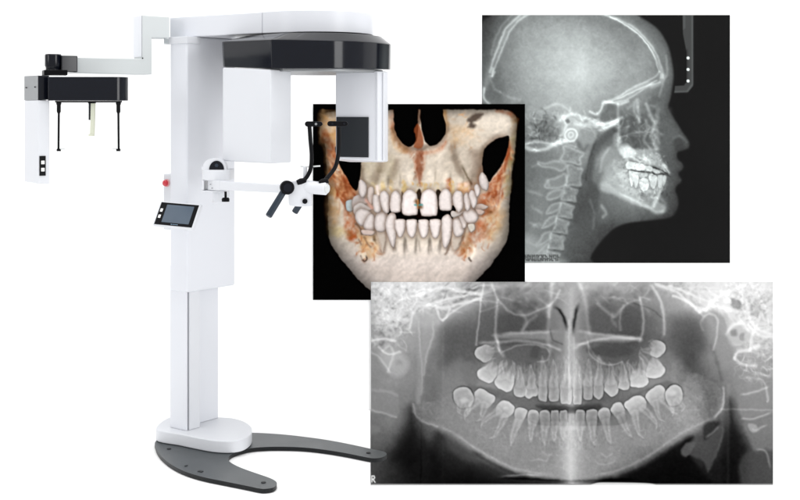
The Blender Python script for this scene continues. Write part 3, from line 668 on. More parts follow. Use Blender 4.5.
    def tooth(pts, body=(230,218,213), edge=(128,113,105), rr=4.2, root=None, lx=-.35, ly=-.45, dark=1.0):
        pp = np.array(pts, float); c_ = pp.mean(0); pts = c_+(pp-c_)*1.07
        q = smooth_curve(pts, True); sl, d = P.sd(q)
        if not d.size: return
        ao = np.exp(-np.clip(d, 0, 20)**2/(2*1.7**2))*.34; ao = np.where(d < 0, 0, ao)*np.clip((P.v[sl].mean(-1)-40)/60, 0, 1)
        P.v[sl] = P.v[sl]*(1-ao[..., None])+np.array((110, 84, 68.))*ao[..., None]
        mk = np.clip(.5-d/1.0, 0, 1)
        hgt = np.sqrt(np.clip(1-(1-np.clip(-d/rr, 0, 1))**2, 0, 1))
        gy, gx = np.gradient(hgt)
        lam = np.clip(1+(gx*lx+gy*ly)*-.8, .62, 1.12)*np.clip(1.0-.0*d, .9, 1)
        tt = np.clip(hgt, 0, 1)**1.25
        out_ = abs(np.mean(pp[:, 0])-419)/60; dark = dark*(1-.12*np.clip(out_-.2, 0, 1))
        c = (np.array(edge)*(1-tt[..., None])+np.array(body)*tt[..., None])*lam[..., None]*dark
        c = c*(1+.025*n2[sl][..., None])
        P.v[sl] = P.v[sl]*(1-mk[..., None])+c*mk[..., None]
    def box(x0, y0, x1, y1, top=.8, bot=1., sk=0):
        cx = (x0+x1)/2; w = (x1-x0)/2
        if bot < .8: return [(cx-w*.86, y0+.4), (cx+w*.1, y0-.2), (cx+w*.88, y0+.6), (cx+w*1.02, y0+3), (cx+w*.9, y0*.5+y1*.5), (cx+w*bot*.95, y1-3), (cx+w*.2, y1), (cx-w*.25, y1), (cx-w*bot*.95, y1-3), (cx-w*.92, y0*.5+y1*.5), (cx-w*1.02, y0+3)]
        return [(cx-w*.5, y0+1), (cx, y0-.3), (cx+w*.5, y0+1), (cx+w*.9, y0+5), (cx+w*1.03, y0*.45+y1*.55), (cx+w*.98, y1-3), (cx+w*.66, y1-.2), (cx-w*.6, y1), (cx-w*.98, y1-3), (cx-w*1.03, y0*.45+y1*.55), (cx-w*.88, y0+5)]
    def rootq(x0, y0, x1, y1, w, k):
        P.line([(x0, y0), ((x0+x1)/2, (y0+y1)/2), (x1, y1)], w, (k, k*.97, k*.92), fade=.3)
    # root eminences above and below
    for x, y in ((383,178),(395,176),(410,172),(430,172),(445,174),(458,178),(466,182)):
        rootq(x, y+14, x, y-6, 3.0, 16); rootq(x+5, y+12, x+5.5, y-4, 1.0, -26)
    for x, x2, y in ((385,390,256),(378,381,250),(399,400,258),(411,411,258),(424,424,258),(436,435,258),(446,441,258),(457,452,250),(368,371,244)):
        rootq(x, 232, x2, y, 3.0, 24); rootq(x+5.6, 234, x2+4.4, y-2, 1.1, -62); rootq(x-5.6, 237, x2-3.6, y-5, .8, -34)
    # lower back teeth, left
    tooth([(346,202),(352,200),(354,206),(352,211),(347,210)], (190,205,208), rr=2.5)
    tooth([(353,199),(358,195),(364,197),(368,202),(364,205),(357,206),(353,208)], rr=2.4, body=(196,184,178))
    tooth([(354,207),(360,203),(367,206),(372,209),(367,212),(360,211),(357,216),(354,213)], rr=2.4, body=(206,196,190))
    tooth([(356,213),(361,209),(368,211),(371,215),(366,224),(360,225),(356,220)], rr=4)
    tooth([(364,224),(368,216),(373,215),(375,222),(374,230),(369,231),(365,229)], rr=4)
    P.line([(356,224),(360,228),(362,234)], .8, 1, to=(120,90,70)); tooth([(362,230),(374,231),(373,235),(364,235)], rr=2, body=(214,190,178))
    # lower row, roots first
    tooth([(377,228),(385,228),(386,240),(383,252),(380,244)], rr=3, body=(202,186,170), edge=(168,142,122))
    tooth([(375,218),(378,213),(383,212),(387,216),(387,223),(385,230),(378,231),(375,226)], rr=4.6)
    tooth([(387,218),(390,214),(393,213.5),(396,217),(396.5,226),(396,236),(394,246),(391,244),(387.5,234),(385.5,226)], rr=4.2)
    tooth(box(395,219.5,405.6,236.5,.98,.62), rr=3.6); tooth(box(406.4,219.8,417,237,.95,.66), rr=3.6)
    tooth(box(418.6,220,429,237.5,.95,.66), rr=3.6); tooth(box(430,219.6,441,237.5,.98,.62), rr=3.6)
    tooth([(442,220),(445,216),(449,215.5),(452,220),(452.5,228),(450,240),(446,247),(443,244),(442,232)], rr=4.2)
    tooth([(454,228),(462,228),(460,244),(455,250),(452,244)], rr=3, body=(202,186,170), edge=(168,142,122))
    tooth([(453,222),(456,218.5),(461,219),(464,225),(463,233),(458,236.5),(454,233)], rr=4.4)
    tooth([(459,217),(463,216),(467,220),(466,227),(463,228),(461,222)], rr=3)
    tooth([(452,211),(460,212),(466,209),(462,214),(456,217),(452,216)], rr=1.8, body=(200,190,184))
    tooth([(464,212),(470,209),(476,211),(478,217),(474,223),(468,223),(464,218)], rr=4.2)
    tooth([(474,205),(482,204),(488,207),(482,210),(475,209)], rr=2, body=(204,184,172)); tooth([(476,209),(484,211),(482,215),(478,214)], rr=2, body=(206,180,166))
    tooth([(468,225),(474,224),(475,229),(471,232)], rr=2, body=(214,204,190))
    # upper row
    tooth([(359,183),(361,180),(365,183),(367,190),(365,196),(361,197),(359,191)], rr=3.6)
    tooth([(368,190),(371,187),(374,190),(374,200),(371,204),(368,199)], rr=2.8, body=(220,202,192))
    tooth([(373,198),(375,195),(379,196),(381,202),(381,210),(377,212.5),(373.5,209)], rr=3.8)
    tooth([(380,195),(384,191),(388,194),(389.5,202),(389,211),(385,212.5),(381.5,206)], rr=4)
    P.line([(377,186),(378,194)], 1.2, 1, to=(226,208,196)); P.line([(366,200),(372,208)], 1.2, .8, to=(205,150,132))
    tooth(box(390.4,191.5,401,212,.78,.94), rr=4); tooth(box(402.4,190.6,417.4,214.8,.8,.96), rr=4.4, body=(233,221,217))
    tooth(box(421,190.4,437,215.4,.8,.98), rr=4.4, body=(233,221,217)); tooth(box(439.4,189.6,451.6,210,.78,.96), rr=4.2)
    tooth([(453,196),(456,191.5),(461,192),(463.5,198),(463,206),(459,212),(455,207),(453,202)], rr=4)
    tooth([(464,197),(467,193),(470,197),(471,204),(468,210.5),(465,207)], rr=3)
    tooth([(469,194),(472,190.5),(476,194),(477,202),(474,208),(471,204)], rr=3)
    tooth([(474.5,187),(477,184),(480,187),(480,193),(477,196.5),(475,193)], rr=2.6)
    tooth([(479,178),(482,172.6),(486,176),(488.4,184),(487,190),(483,189),(480,185)], rr=4)
    # tiny crossing marks between the front teeth, mental openings
    P.line([(416,201),(421,207)], 1.4, .9, to=(120,84,52)); P.line([(415,205),(422,205)], .7, .8, to=(70,150,150))
    P.line([(418,200),(418,208)], .6, .7, to=(190,120,60))
    P.line([(361,256),(364,261),(367,259),(366,256)], .6, 1, to=(96,76,66)); P.fill([(361,254),(366,252),(366,257),(362,259)], (226,212,190), 1, .7)
    P.line([(470,259),(474,254),(475,249)], 1.4, .9, to=(238,226,210)); P.line([(469,258),(471,261)], .8, .8, to=(90,72,62))
    for a in ([(363,236),(368,244),(372,248)], [(358,238),(362,246)], [(452,240),(448,250),(444,256)], [(466,226),(463,238),(458,246)]):
        P.line(a, .7, .5, to=(120,92,74), fade=.15)
    P.v = 118+(P.v-118)*1.09; g_ = P.v.mean(-1, keepdims=True); P.v = np.clip(g_+(P.v-g_)*.82, 3, 250)
    P.v *= (1+.025*P.noise(1.8, 65, 1))[..., None]
    warp_plate(P, .25, 4, 331)
    b_ = np.stack([P.blur(P.v[..., k], 1.3) for k in range(3)], -1); P.v += (P.v-b_)*.25
    return P, np.clip(P.v, 2, 248)
import bpy, bmesh
from mathutils import Vector, Matrix

# ================================================================= scene, camera
scene = bpy.context.scene
COL = scene.collection
EYE = 1.68; DIST = 6.0; FOC = 1250.0; HOR = 110.0          # eye height (m), camera to column (m), focal length and horizon row (photo pixels)
def wx(px, d): return (px-400.0)*d/FOC
def wz(py, d): return EYE-(py-HOR)*d/FOC
def at(px, py, d): return Vector((wx(px, d), d-DIST, wz(py, d)))
def fp(px, d): return (wx(px, d), d-DIST)

cam_d = bpy.data.cameras.new('camera'); cam = bpy.data.objects.new('camera', cam_d); COL.objects.link(cam)
cam.location = (0, -DIST, EYE); cam.rotation_euler = (math.radians(90), 0, 0)
cam_d.sensor_width = 36; cam_d.lens = FOC/800*36; cam_d.shift_y = -(250-HOR)/800; cam_d.clip_end = 200
scene.camera = cam

# ================================================================= materials
def mat(name, col, rough=.5, spec=.5, metal=0, bump=0, bscale=400, coat=0, var=0):
    m = bpy.data.materials.new(name); m.use_nodes = True; nt = m.node_tree; b = nt.nodes['Principled BSDF']
    b.inputs['Base Color'].default_value = (*col, 1); b.inputs['Roughness'].default_value = rough
    b.inputs['Specular IOR Level'].default_value = spec; b.inputs['Metallic'].default_value = metal
    b.inputs['Coat Weight'].default_value = coat; b.inputs['Coat Roughness'].default_value = .08
    tc = nt.nodes.new('ShaderNodeTexCoord'); n = nt.nodes.new('ShaderNodeTexNoise')
    n.inputs['Scale'].default_value = bscale; n.inputs['Detail'].default_value = 4
    nt.links.new(tc.outputs['Object'], n.inputs['Vector'])
    if bump:
        bp = nt.nodes.new('ShaderNodeBump'); bp.inputs['Strength'].default_value = bump; bp.inputs['Distance'].default_value = .0006
        nt.links.new(n.outputs['Fac'], bp.inputs['Height']); nt.links.new(bp.outputs['Normal'], b.inputs['Normal'])
    n2 = nt.nodes.new('ShaderNodeTexNoise'); n2.inputs['Scale'].default_value = 6; n2.inputs['Detail'].default_value = 3
    nt.links.new(tc.outputs['Object'], n2.inputs['Vector'])
    mr = nt.nodes.new('ShaderNodeMapRange'); mr.inputs['To Min'].default_value = max(.02, rough-.05); mr.inputs['To Max'].default_value = rough+.06
    nt.links.new(n2.outputs['Fac'], mr.inputs['Value']); nt.links.new(mr.outputs['Result'], b.inputs['Roughness'])
    if var:
        mx = nt.nodes.new('ShaderNodeMix'); mx.data_type = 'RGBA'
        mx.inputs['A'].default_value = (*[c*(1-var) for c in col], 1); mx.inputs['B'].default_value = (*[min(1, c*(1+var)) for c in col], 1)
        nt.links.new(n2.outputs['Fac'], mx.inputs['Factor']); nt.links.new(mx.outputs['Result'], b.inputs['Base Color'])
    return m
M = {
 'white': mat('white_lacquer', (.69, .706, .748), .34, .35, bump=.1, var=.012),
 'white2': mat('white_plastic', (.655, .67, .704), .42, .35, bump=.1, var=.012),
 'grey_arm': mat('light_grey_lacquer', (.55, .58, .585), .4, .35, bump=.1, var=.015),
 'silver': mat('brushed_aluminium', (.30, .31, .32), .42, .5, .6, bump=.1, var=.04),
 'black': mat('gloss_black', (.003, .004, .008), .12, .24, var=.1),
 'blackp': mat('black_plastic', (.004, .004, .005), .42, .1, bump=.1, var=.1),
 'sensor': mat('dark_grey_sensor_plate', (.018, .021, .025), .5, .18, bump=.1, var=.06),
 'plate': mat('anthracite_steel', (.040, .048, .052), .34, .45, .2, bump=.25, bscale=900, var=.06),
 'plate_edge': mat('black_steel_edge', (.008, .009, .010), .4, .2, var=.1),
 'hdl': mat('blue_black_grip', (.018, .028, .042), .36, .3, bump=.2, var=.08),
 'red': mat('red_push_button', (.55, .012, .03), .25, .5, coat=.5),
 'red_ring': mat('pale_red_collar', (.75, .35, .36), .4, .4),
 'rod': mat('pale_green_resin', (.62, .64, .52), .45, .4, var=.06),
 'clear': mat('clear_grey_plastic', (.6, .62, .62), .3, .5),
 'screen': mat('blue_grey_screen_glass', (.088, .115, .15), .12, .5, var=.12),
 'btn': mat('white_key', (.9, .9, .9), .4, .4),
 'hole': mat('dark_bore', (.01, .01, .01), .7, .1),
 'ltext': mat('faint_lettering', (.25, .38, .5), .5, .2),
 'boardedge': mat('white_board_core', (.8, .8, .8), .7, .2, bump=.2),
}
ground = mat('matte_white_paint', (.975, .975, .975), .9, .0, var=.003)

# ================================================================= mesh helpers
def link(name, bm, m, parent=None, smooth=35, bevel=0, seg=3, mats=None):
    bmesh.ops.remove_doubles(bm, verts=bm.verts, dist=1e-6)
    bmesh.ops.recalc_face_normals(bm, faces=bm.faces)
    me = bpy.data.meshes.new(name); 
    if bevel:
        ed = [e for e in bm.edges if len(e.link_faces) == 2 and e.calc_face_angle(0) > math.radians(28)]
        bmesh.ops.bevel(bm, geom=ed, offset=bevel, segments=seg, profile=.5, affect='EDGES', clamp_overlap=True)
    for f in bm.faces: f.smooth = True
    for e in bm.edges:
        e.smooth = not (len(e.link_faces) == 2 and e.calc_face_angle(0) > math.radians(smooth))
    bm.to_mesh(me); bm.free()
    for mm in ([m] if mats is None else mats): me.materials.append(mm)
    o = bpy.data.objects.new(name, me); COL.objects.link(o)
    if bevel:
        w = o.modifiers.new('wn', 'WEIGHTED_NORMAL'); w.keep_sharp = True; w.weight = 80
    if parent: o.parent = parent; o.matrix_parent_inverse = parent.matrix_world.inverted()
    return o
def prism(pts, z0, z1, bm=None, z0s=None, z1s=None, top=None):
    """vertical prism over footprint pts; optional per-vertex heights and a different top footprint"""
    bm = bm or bmesh.new(); n = len(pts); tp = top or pts
    lo = [bm.verts.new((pts[i][0], pts[i][1], z0s[i] if z0s else z0)) for i in range(n)]
    hi = [bm.verts.new((tp[i][0], tp[i][1], z1s[i] if z1s else z1)) for i in range(n)]
    bm.faces.new(lo[::-1]); bm.faces.new(hi)
    for i in range(n): bm.faces.new((lo[i], lo[(i+1) % n], hi[(i+1) % n], hi[i]))
    return bm
def frame(d):
    d = d.normalized(); a = Vector((0, 0, 1)) if abs(d.z) < .9 else Vector((1, 0, 0))
    u = d.cross(a).normalized(); return u, d.cross(u).normalized()
def tube(pts, r, bm=None, n=16, flat=1.0):
    bm = bm or bmesh.new(); pts = [Vector(p) for p in pts]; rs = r if isinstance(r, (list, tuple)) else [r]*len(pts)
    rings = []; u = None
    for i, p in enumerate(pts):
        d = (pts[min(i+1, len(pts)-1)]-pts[max(i-1, 0)]).normalized()
        if u is None: u, v = frame(d)
        else: u = (u-d*u.dot(d)).normalized(); v = d.cross(u)
        rings.append([bm.verts.new(p+(u*math.cos(2*math.pi*k/n)+v*math.sin(2*math.pi*k/n)*flat)*rs[i]) for k in range(n)])
    for a, b in zip(rings, rings[1:]):
        for k in range(n): bm.faces.new((a[k], a[(k+1) % n], b[(k+1) % n], b[k]))
    bm.faces.new(rings[0][::-1]); bm.faces.new(rings[-1])
    return bm
def spline(pts, n=8):
    q = [Vector(p) for p in pts]; q = [2*q[0]-q[1]]+q+[2*q[-1]-q[-2]]; out = []
    for i in range(1, len(q)-2):
        for k in range(n):
            t = k/n; a, b, c, d = q[i-1:i+3]
            out.append(.5*((2*b)+(c-a)*t+(2*a-5*b+4*c-d)*t*t+(3*b-a-3*c+d)*t**3))
    return out+[q[-2]]
def obox(c, ax, ay, az, sx, sy, sz, bm=None):
    """oriented box: centre c, unit axes, half sizes"""
    bm = bm or bmesh.new(); v = []
    for i in (-1, 1):
        for j in (-1, 1):
            for k in (-1, 1): v.append(bm.verts.new(c+ax*sx*i+ay*sy*j+az*sz*k))
    for f in ((0, 1, 3, 2), (4, 6, 7, 5), (0, 4, 5, 1), (2, 3, 7, 6), (0, 2, 6, 4), (1, 5, 7, 3)): bm.faces.new([v[i] for i in f])
    return bm
def solid(outline, nrm, th, bm=None):
    """flat outline (3-D points in one plane) given thickness th along nrm"""
    bm = bm or bmesh.new(); n = len(outline)
    a = [bm.verts.new(p) for p in outline]; b = [bm.verts.new(p+nrm*th) for p in outline]
    bm.faces.new(a[::-1]); bm.faces.new(b)
    for i in range(n): bm.faces.new((a[i], a[(i+1) % n], b[(i+1) % n], b[i]))
    return bm
def text(name, s, size, m, parent, loc, ax, ay, th=.0006):
    cu = bpy.data.curves.new(name, 'FONT'); cu.body = s; cu.size = size; cu.align_x = 'CENTER'; cu.align_y = 'CENTER'; cu.extrude = th
    t = bpy.data.objects.new(name+'_c', cu); COL.objects.link(t)
    me = bpy.data.meshes.new_from_object(t.evaluated_get(bpy.context.evaluated_depsgraph_get()))
    bpy.data.objects.remove(t); me.materials.clear(); me.materials.append(m)
    o = bpy.data.objects.new(name, me); COL.objects.link(o)
    az = ax.cross(ay)
    o.matrix_world = Matrix(((ax.x, ay.x, az.x, loc.x), (ax.y, ay.y, az.y, loc.y), (ax.z, ay.z, az.z, loc.z), (0, 0, 0, 1)))
    o.parent = parent; o.matrix_parent_inverse = parent.matrix_world.inverted()
    return o
Z = Vector((0, 0, 1))
def hv(x, y): return Vector((x, y, 0)).normalized()

# machine axes: U points out of the column towards the patient (camera right and near), V to its far side
U = hv(.8, -.6); V = hv(.6, .8)

# ================================================================= the setting
def slab(name, x0, x1, y0, y1, z0, z1, m):
    bm = prism([(x0, y0), (x1, y0), (x1, y1), (x0, y1)], z0, z1)
    o = link(name, bm, m); o['kind'] = 'structure'; return o
FLOOR = -1.0
WALL_D = 6.994
bm = bmesh.new()                                            # seamless studio sweep: floor, cove and back wall in one sheet
prof = [(-14, FLOOR)]+[(WALL_D-DIST-.5+.5*math.sin(a), FLOOR+.5-.5*math.cos(a)) for a in np.linspace(0, math.pi/2, 14)]+[(WALL_D-DIST, 9)]
# the wall needs a square foot for the leaning print, so the cove is small
R = .012
prof = [(-14, FLOOR-.0)]+[(WALL_D-DIST-R+R*math.sin(a), FLOOR+R-R*math.cos(a)) for a in np.linspace(0, math.pi/2, 10)]+[(WALL_D-DIST, 9)]
prev = None
for y, z in prof:
    row = (bm.verts.new((-12, y, z)), bm.verts.new((12, y, z)))
    if prev: bm.faces.new((prev[0], prev[1], row[1], row[0]))
    prev = row
sweep = link('backdrop', bm, ground); sweep['kind'] = 'structure'
bm = prism([(-4.0, -1.9), fp(370.3, DIST-1.9), fp(370.3, WALL_D-.002), (-4.0, WALL_D-DIST-.002)], FLOOR+.002, 0.0)
plinth = link('floor', bm, ground); plinth['kind'] = 'structure'

# ================================================================= the machine
root = bpy.data.objects.new('dental_xray_machine', None); COL.objects.link(root)
root.location = (wx(205, 6.3), .3, 0)
root['label'] = 'tall white dental x-ray machine with black gantry ring and dark horseshoe foot'
root['category'] = 'x-ray machine'
bpy.context.view_layer.update()

# ---- foot plate: horseshoe traced on the floor plane
PT = .022
def onfloor(px, py, z=PT):
    d = FOC*(EYE-z)/(py-HOR); return (wx(px, d), d-DIST)
outer = [(156,441),(155.5,446),(158,452),(163,458),(172,465),(185,471.5),(203,477),(225,481.5),(245,485.5),(260,488.6),(266,488.8),(273,487.6),(276.6,484.6),(276,481.4),(270,478),(258,473.8),(247,470),(237,466),(230,462),(228.2,459),(230.5,455),(238,451.5),(250,448.4),
         (265,447),(285,446.8),(305,447.6),(325,449.8),(345,453),(362,456.4),(372,458.2),(380,457.8),(385.6,455.6),(386.4,453.4),(383,451.4),(372,449.0),(352,444.6),(330,440.4),(308,437.2),(285,434.6),(262,433),(240,432.4),(215,431),(190,430),(170,432)]
sm = smooth_curve(outer, True, 4)
ft = [onfloor(x, y) for x, y in sm]
bm = bmesh.new()
lo = [bm.verts.new((x, y, .003)) for x, y in ft]; hi = [bm.verts.new((x, y, PT)) for x, y in ft]
f1 = bm.faces.new(hi); f2 = bm.faces.new(lo[::-1]); n = len(ft)
for i in range(n):
    f = bm.faces.new((lo[i], lo[(i+1) % n], hi[(i+1) % n], hi[i])); f.material_index = 1
f2.material_index = 1
bmesh.ops.triangulate(bm, faces=[f1, f2])
base = link('base_plate', bm, None, root, mats=[M['plate'], M['plate_edge']])
for px, py in ((169, 449), (263.5, 482.6), (368.5, 453)):
    x, y = onfloor(px, py)
    bm = bmesh.new(); c = Vector((x, y, PT))
    tube([c+Z*.0006, c+Z*.0022], .011, bm, 20); link('bolt_cap', bm, M['blackp'], base)
for px, py, w in ((186, 466, .004), (200.5, 471.5, .012)):
    x, y = onfloor(px, py); bm = obox(Vector((x, y, PT+.0016)), U, V, Z, w, .008, .0008); link('floor_mark', bm, M['plate_edge'], base)

# ---- white shoe over the plate: straight sided with a half round nose
sh = [(156,440.5),(180,446),(205,451.2),(218,453),(232,453.2),(243,451),(250,446.5),(252,441.5),(250,437),(243,432.5),(232,429.5),(220,428.6),(200,427.6),(172,427.6)]
sc = [onfloor(x, y, PT+.001) for x, y in smooth_curve(sh, True, 5)]
bm = prism(sc, PT+.001, .083); link('foot_cover', bm, M['white2'], root, smooth=40, bevel=.006)

# ---- lower column: outer rail shell, slot and inner rail
d0 = 6.27
def foot_prism(pxd, z0, z1): return prism([fp(*p) for p in pxd], z0, z1)
c0 = Vector((*fp(186, 6.22), 0))                            # near corner of the lower column
def uv(a, b, base=c0): return (base.x+U.x*a+V.x*b, base.y+U.y*a+V.y*b)
LU = V                                                       # right face runs along V
bm = prism([uv(0, 0), uv(0, .012), uv(-.115, .012), uv(-.115, 0)], .0835, .90); link('lower_rail', bm, M['white'], root, bevel=.0025)
bm = prism([uv(.004, .0195), uv(.004, .092), uv(-.11, .092), uv(-.11, .0195)], .0837, .90); link('inner_rail', bm, M['white2'], root, bevel=.002)
bm = prism([uv(-.058, .096), uv(-.058, .282), uv(-.118, .282), uv(-.118, .096)], .0838, .90); link('lower_rail', bm, M['white'], root, bevel=.003)

# ---- upper column
k0 = Vector((*fp(187, 6.2), 0))
def kv(a, b): return uv(a, b, k0)
ca = .125; cw = .34
prof_c = [kv(0, 0), kv(0, cw), kv(-ca-.0, cw), kv(-ca, 0)]
zc = wz(293, 6.2)
bm = prism(prof_c, zc, 2.0466); upper = link('upper_column', bm, M['white'], root, bevel=.012, seg=5)
# side pod behind, carrying the stop button
bm = prism([kv(-ca+.004, .012), kv(-ca+.004, .10), kv(-ca-.062, .10), kv(-ca-.062, .012)], wz(230, 6.3), wz(174, 6.3)); pod = link('side_pod', bm, M['white2'], root, bevel=.008)
c = at(162.5, 183, 6.32); c = Vector((c.x, kv(-ca-.035, .012)[1], c.z))
nb = -V
pc = Vector((*kv(-ca-.03, .0118), wz(183, 6.3)))
bm = tube([pc, pc+nb*.008], .019, n=28); link('collar', bm, M['red_ring'], pod)
bm = tube([pc+nb*.0085, pc+nb*.016, pc+nb*.022, pc+nb*.024], [.015, .016, .013, .006], n=28); b_ = link('stop_button', bm, M['red'], pod, smooth=60)

# ---- head of the column and overhead arm
top_z = lambda y, d: wz(y, d)
A0 = Vector((*fp(169.6, 6.36), 0))
dirA = Vector((*fp(262, 6.0), 0))-A0; LA = dirA.length; dirA.normalize(); nA = Vector((-dirA.y, dirA.x, 0))
seam = Vector((*fp(262, 6.0), 0))
bm = prism([(A0.x, A0.y), (seam.x, seam.y), (seam+nA*.42)[:2], (A0+nA*.36)[:2]], 2.047, 2.152); arm = link('overhead_arm', bm, M['white'], root, bevel=.006, seg=4)
# collar piece over the column's left face
q = [kv(.003, -.004), kv(.003, .09), kv(-ca-.004, .09), kv(-ca-.004, -.004)]
bm = prism(q, wz(43.3, 6.2), 2.0462); link('column_cap', bm, M['white2'], root, bevel=.002)
# rounded end of the arm
T = seam+dirA*.10; r = .285
C2 = T+nA*r
end = [seam+dirA*.0016]
a0 = math.atan2(-nA.y, -nA.x)
for k in range(0, 33):
    a = a0+math.pi*k/32
    end.append(C2+Vector((math.cos(a), math.sin(a), 0))*r)
end.append(seam+dirA*.0016+nA*2*r)
bm = prism([p[:2] for p in end], 2.047, 2.1525); link('arm_end_cap', bm, M['white'], root, smooth=25, bevel=.005, seg=3)

# ---- black gantry ring (outer wall, bevelled top, under pan)
ring = [(222,6.06,42,66.8),(224,6.02,41.6,67.0),(271,5.72,39.6,68.6),(300,5.70,39.9,68.5),(330,5.72,40.6,68.4),(350,5.77,41.2,68.5),(366,5.84,42,68.8),(379,5.93,43,69.2),(388,6.03,44,69.5),(391,6.12,44.6,69.6),(388,6.25,46,69),(370,6.42,47,69.5),(330,6.52,48.5,70),(280,6.50,48.5,70),(240,6.35,47,69.2),(226,6.2,44,68)]
body_ = smooth_curve([r_ for r_ in ring[2:14]], False, 4); ring = ring[:2]+[tuple(r_) for r_ in body_]+ring[14:]
op = [fp(p[0], p[1]) for p in ring]; zt = [wz(p[2], p[1]) for p in ring]; zb = [wz(p[3], p[1]) for p in ring]

cx = sum(p[0] for p in op)/len(op); cy = sum(p[1] for p in op)/len(op)
sc_ = lambda k, pts=op: [(cx+(x-cx)*k, cy+(y-cy)*k) for x, y in pts]
bm = bmesh.new()
o1 = [bm.verts.new((op[i][0]*.0+sc_(.99)[i][0], sc_(.99)[i][1], zb[i])) for i in range(len(op))]
o2 = [bm.verts.new((*op[i], zt[i])) for i in range(len(op))]
o3 = [bm.verts.new((*sc_(.97)[i], zt[i]+.006)) for i in range(len(op))]
o4 = [bm.verts.new((*sc_(.80)[i], 2.0375)) for i in range(len(op))]
n = len(op)
for a, b in ((o1, o2), (o2, o3), (o3, o4)):
    for i in range(n): bm.faces.new((a[i], a[(i+1) % n], b[(i+1) % n], b[i]))
bm.faces.new(o4); bm.faces.new(o1[::-1])
ringo = link('gantry_ring', bm, M['black'], root, smooth=22, bevel=.003, seg=2)
bm = prism(sc_(.62), 2.0378, 2.0465); link('turntable', bm, M['blackp'], ringo)
bm = prism(sc_(.84), 1.858, 1.8745); link('under_pan', bm, M['silver'], ringo, bevel=.004)

# ---- x-ray source head and sensor head hanging from the ring
gp = [(222.6,6.03),(225,6.00),(270.6,5.735),(291,5.86),(286,6.04),(240,6.16)]
zb_ = [wz(161,6.0), wz(161,6.0), wz(163.4,5.735), wz(162.8,5.86), wz(162,6.0), wz(161.5,6.1)]
zl = 1.50
pts = [fp(*p) for p in gp]
bm = prism(pts, 0, 0, z0s=[wz(161.2,6.0)]*len(pts), z1s=[1.8845, 1.8835, 1.8675, 1.8675, 1.868, 1.88]); head = link('source_head', bm, M['white2'], root, bevel=.007, seg=4)
c = at(287.6, 150.4, 5.85)+Vector((.001, -.004, 0)); bm = tube([c+U*.0-V*.0, c+U*.003], .0022, n=12); link('screw', bm, M['silver'], head)

dp = [(335.8,6.06),(374,5.965),(377,5.965),(383,5.99),(387.6,6.05),(388,6.12),(384,6.2),(350,6.24),(338,6.16)]
dq = [fp(*p) for p in dp]
bm = prism(dq, 0, 0, z0s=[wz(158.6,6.06), wz(161.2,5.965), wz(161.4,5.965), wz(161.6,5.99), wz(161.6,6.05), wz(161.5,6.12), 1.42, 1.42, 1.43], z1s=[1.866]*9); det = link('sensor_head', bm, M['white'], root, smooth=50, bevel=.006, seg=4)
# vertical ribs at the rounded edge
for px, d in ((377.4, 5.957), (383.4, 5.984)):
    x, y = fp(px, d); bm = tube([(x, y, wz(160.4, d)), (x, y, 1.86)], .0035, n=10); link('edge_trim', bm, M['white2'], det)
P0 = Vector((*fp(335.8, 6.06), 0)); P1 = Vector((*fp(374, 5.965), 0)); dd = (P1-P0).normalized(); nn = Vector((dd.y, -dd.x, 0))
a = P0+dd*.006+nn*.001; b = P0+dd*((P1-P0).length*.865)+nn*.001
bm = obox((a+b)/2+Z*((wz(117, 6.03)+wz(157, 6.03))/2)+nn*.003, dd, nn, Z, (b-a).length/2, .003, (wz(117, 6.03)-wz(157, 6.03))/2)
link('sensor_plate', bm, M['sensor'], det, bevel=.0012)

# ---- control tablet
TL, TR, BR, BL = (161, 201.2), (201.2, 204.6), (192.6, 229), (152.6, 225.2)
dt = 6.12
h = U.copy(); 
p_tl = at(TL[0], TL[1], 6.14); p_tr = at(TR[0], TR[1], 6.0); p_bl = at(BL[0], BL[1], 6.08)
ax = (p_tr-p_tl); wT = ax.length; ax.normalize(); ay = (p_bl-p_tl); ay -= ax*ay.dot(ax)*0; hT = ay.length; ay.normalize()
nr = ax.cross(ay).normalized()
if nr.y > 0: nr = -nr
def tp(u, v, o=0): return p_tl+ax*wT*u+ay*hT*v+nr*o
def tquad(u0, v0, u1, v1, o, th, m, name, par, bev=0, rr=0): 
    bm = solid([tp(u0, v0, o), tp(u1, v0, o), tp(u1, v1, o), tp(u0, v1, o)], nr, th); return link(name, bm, m, par, bevel=bev)
tab = tquad(0, 0, 1, 1, -.016, .018, M['white2'], 'control_panel', root, .003)
tquad(.035, .045, .965, .955, .0022, .0012, M['blackp'], 'bezel', tab, .0005)
tquad(.20, .125, .87, .845, .0036, .0006, M['screen'], 'screen', tab)
for v in (.37, .625): tquad(.075, v-.065, .135, v+.065, .0036, .0012, M['btn'], 'button', tab, .0008)
bm = bmesh.new()                                            # faint maker's lettering under the screen, unreadable in the photo
for k, w in enumerate((.010, .006, .009, .007, .010)): 
    u = .46+k*.035; obox(tp(u, .902, .0039), ax, ay, nr, w*.38, .0013, .0004, bm)
link('lettering', bm, M['ltext'], tab)
mount = (tp(.5, .4, -.017)); 
tgt = Vector((*kv(-.055, -.002), mount.z-.005))
bm = tube([mount, mount.lerp(tgt, .5), tgt], .018, n=20); link('panel_bracket', bm, M['white2'], tab)

# ---- patient positioning arm: dome, hinge, beam, block, grips, temple rods
ctr = at(216.6, 175, 5.98); Cx = Vector((ctr.x, ctr.y, 0)); s = 5.98/FOC
bm = bmesh.new()
rr = 14.2*s
# body disc with flat back
pts = []
back = 6.14
for k in range(25):
    a = math.pi+math.pi*k/24; pts.append((Cx.x+rr*math.cos(a), Cx.y+rr*.9*math.sin(a)))
pts += [(Cx.x+rr, Cx.y+.13), (Cx.x-rr, Cx.y+.13)]
bm = prism(pts, wz(180, 5.98), wz(169.5, 5.98)); hub = link('pivot_housing', bm, M['white2'], root, bevel=.004)
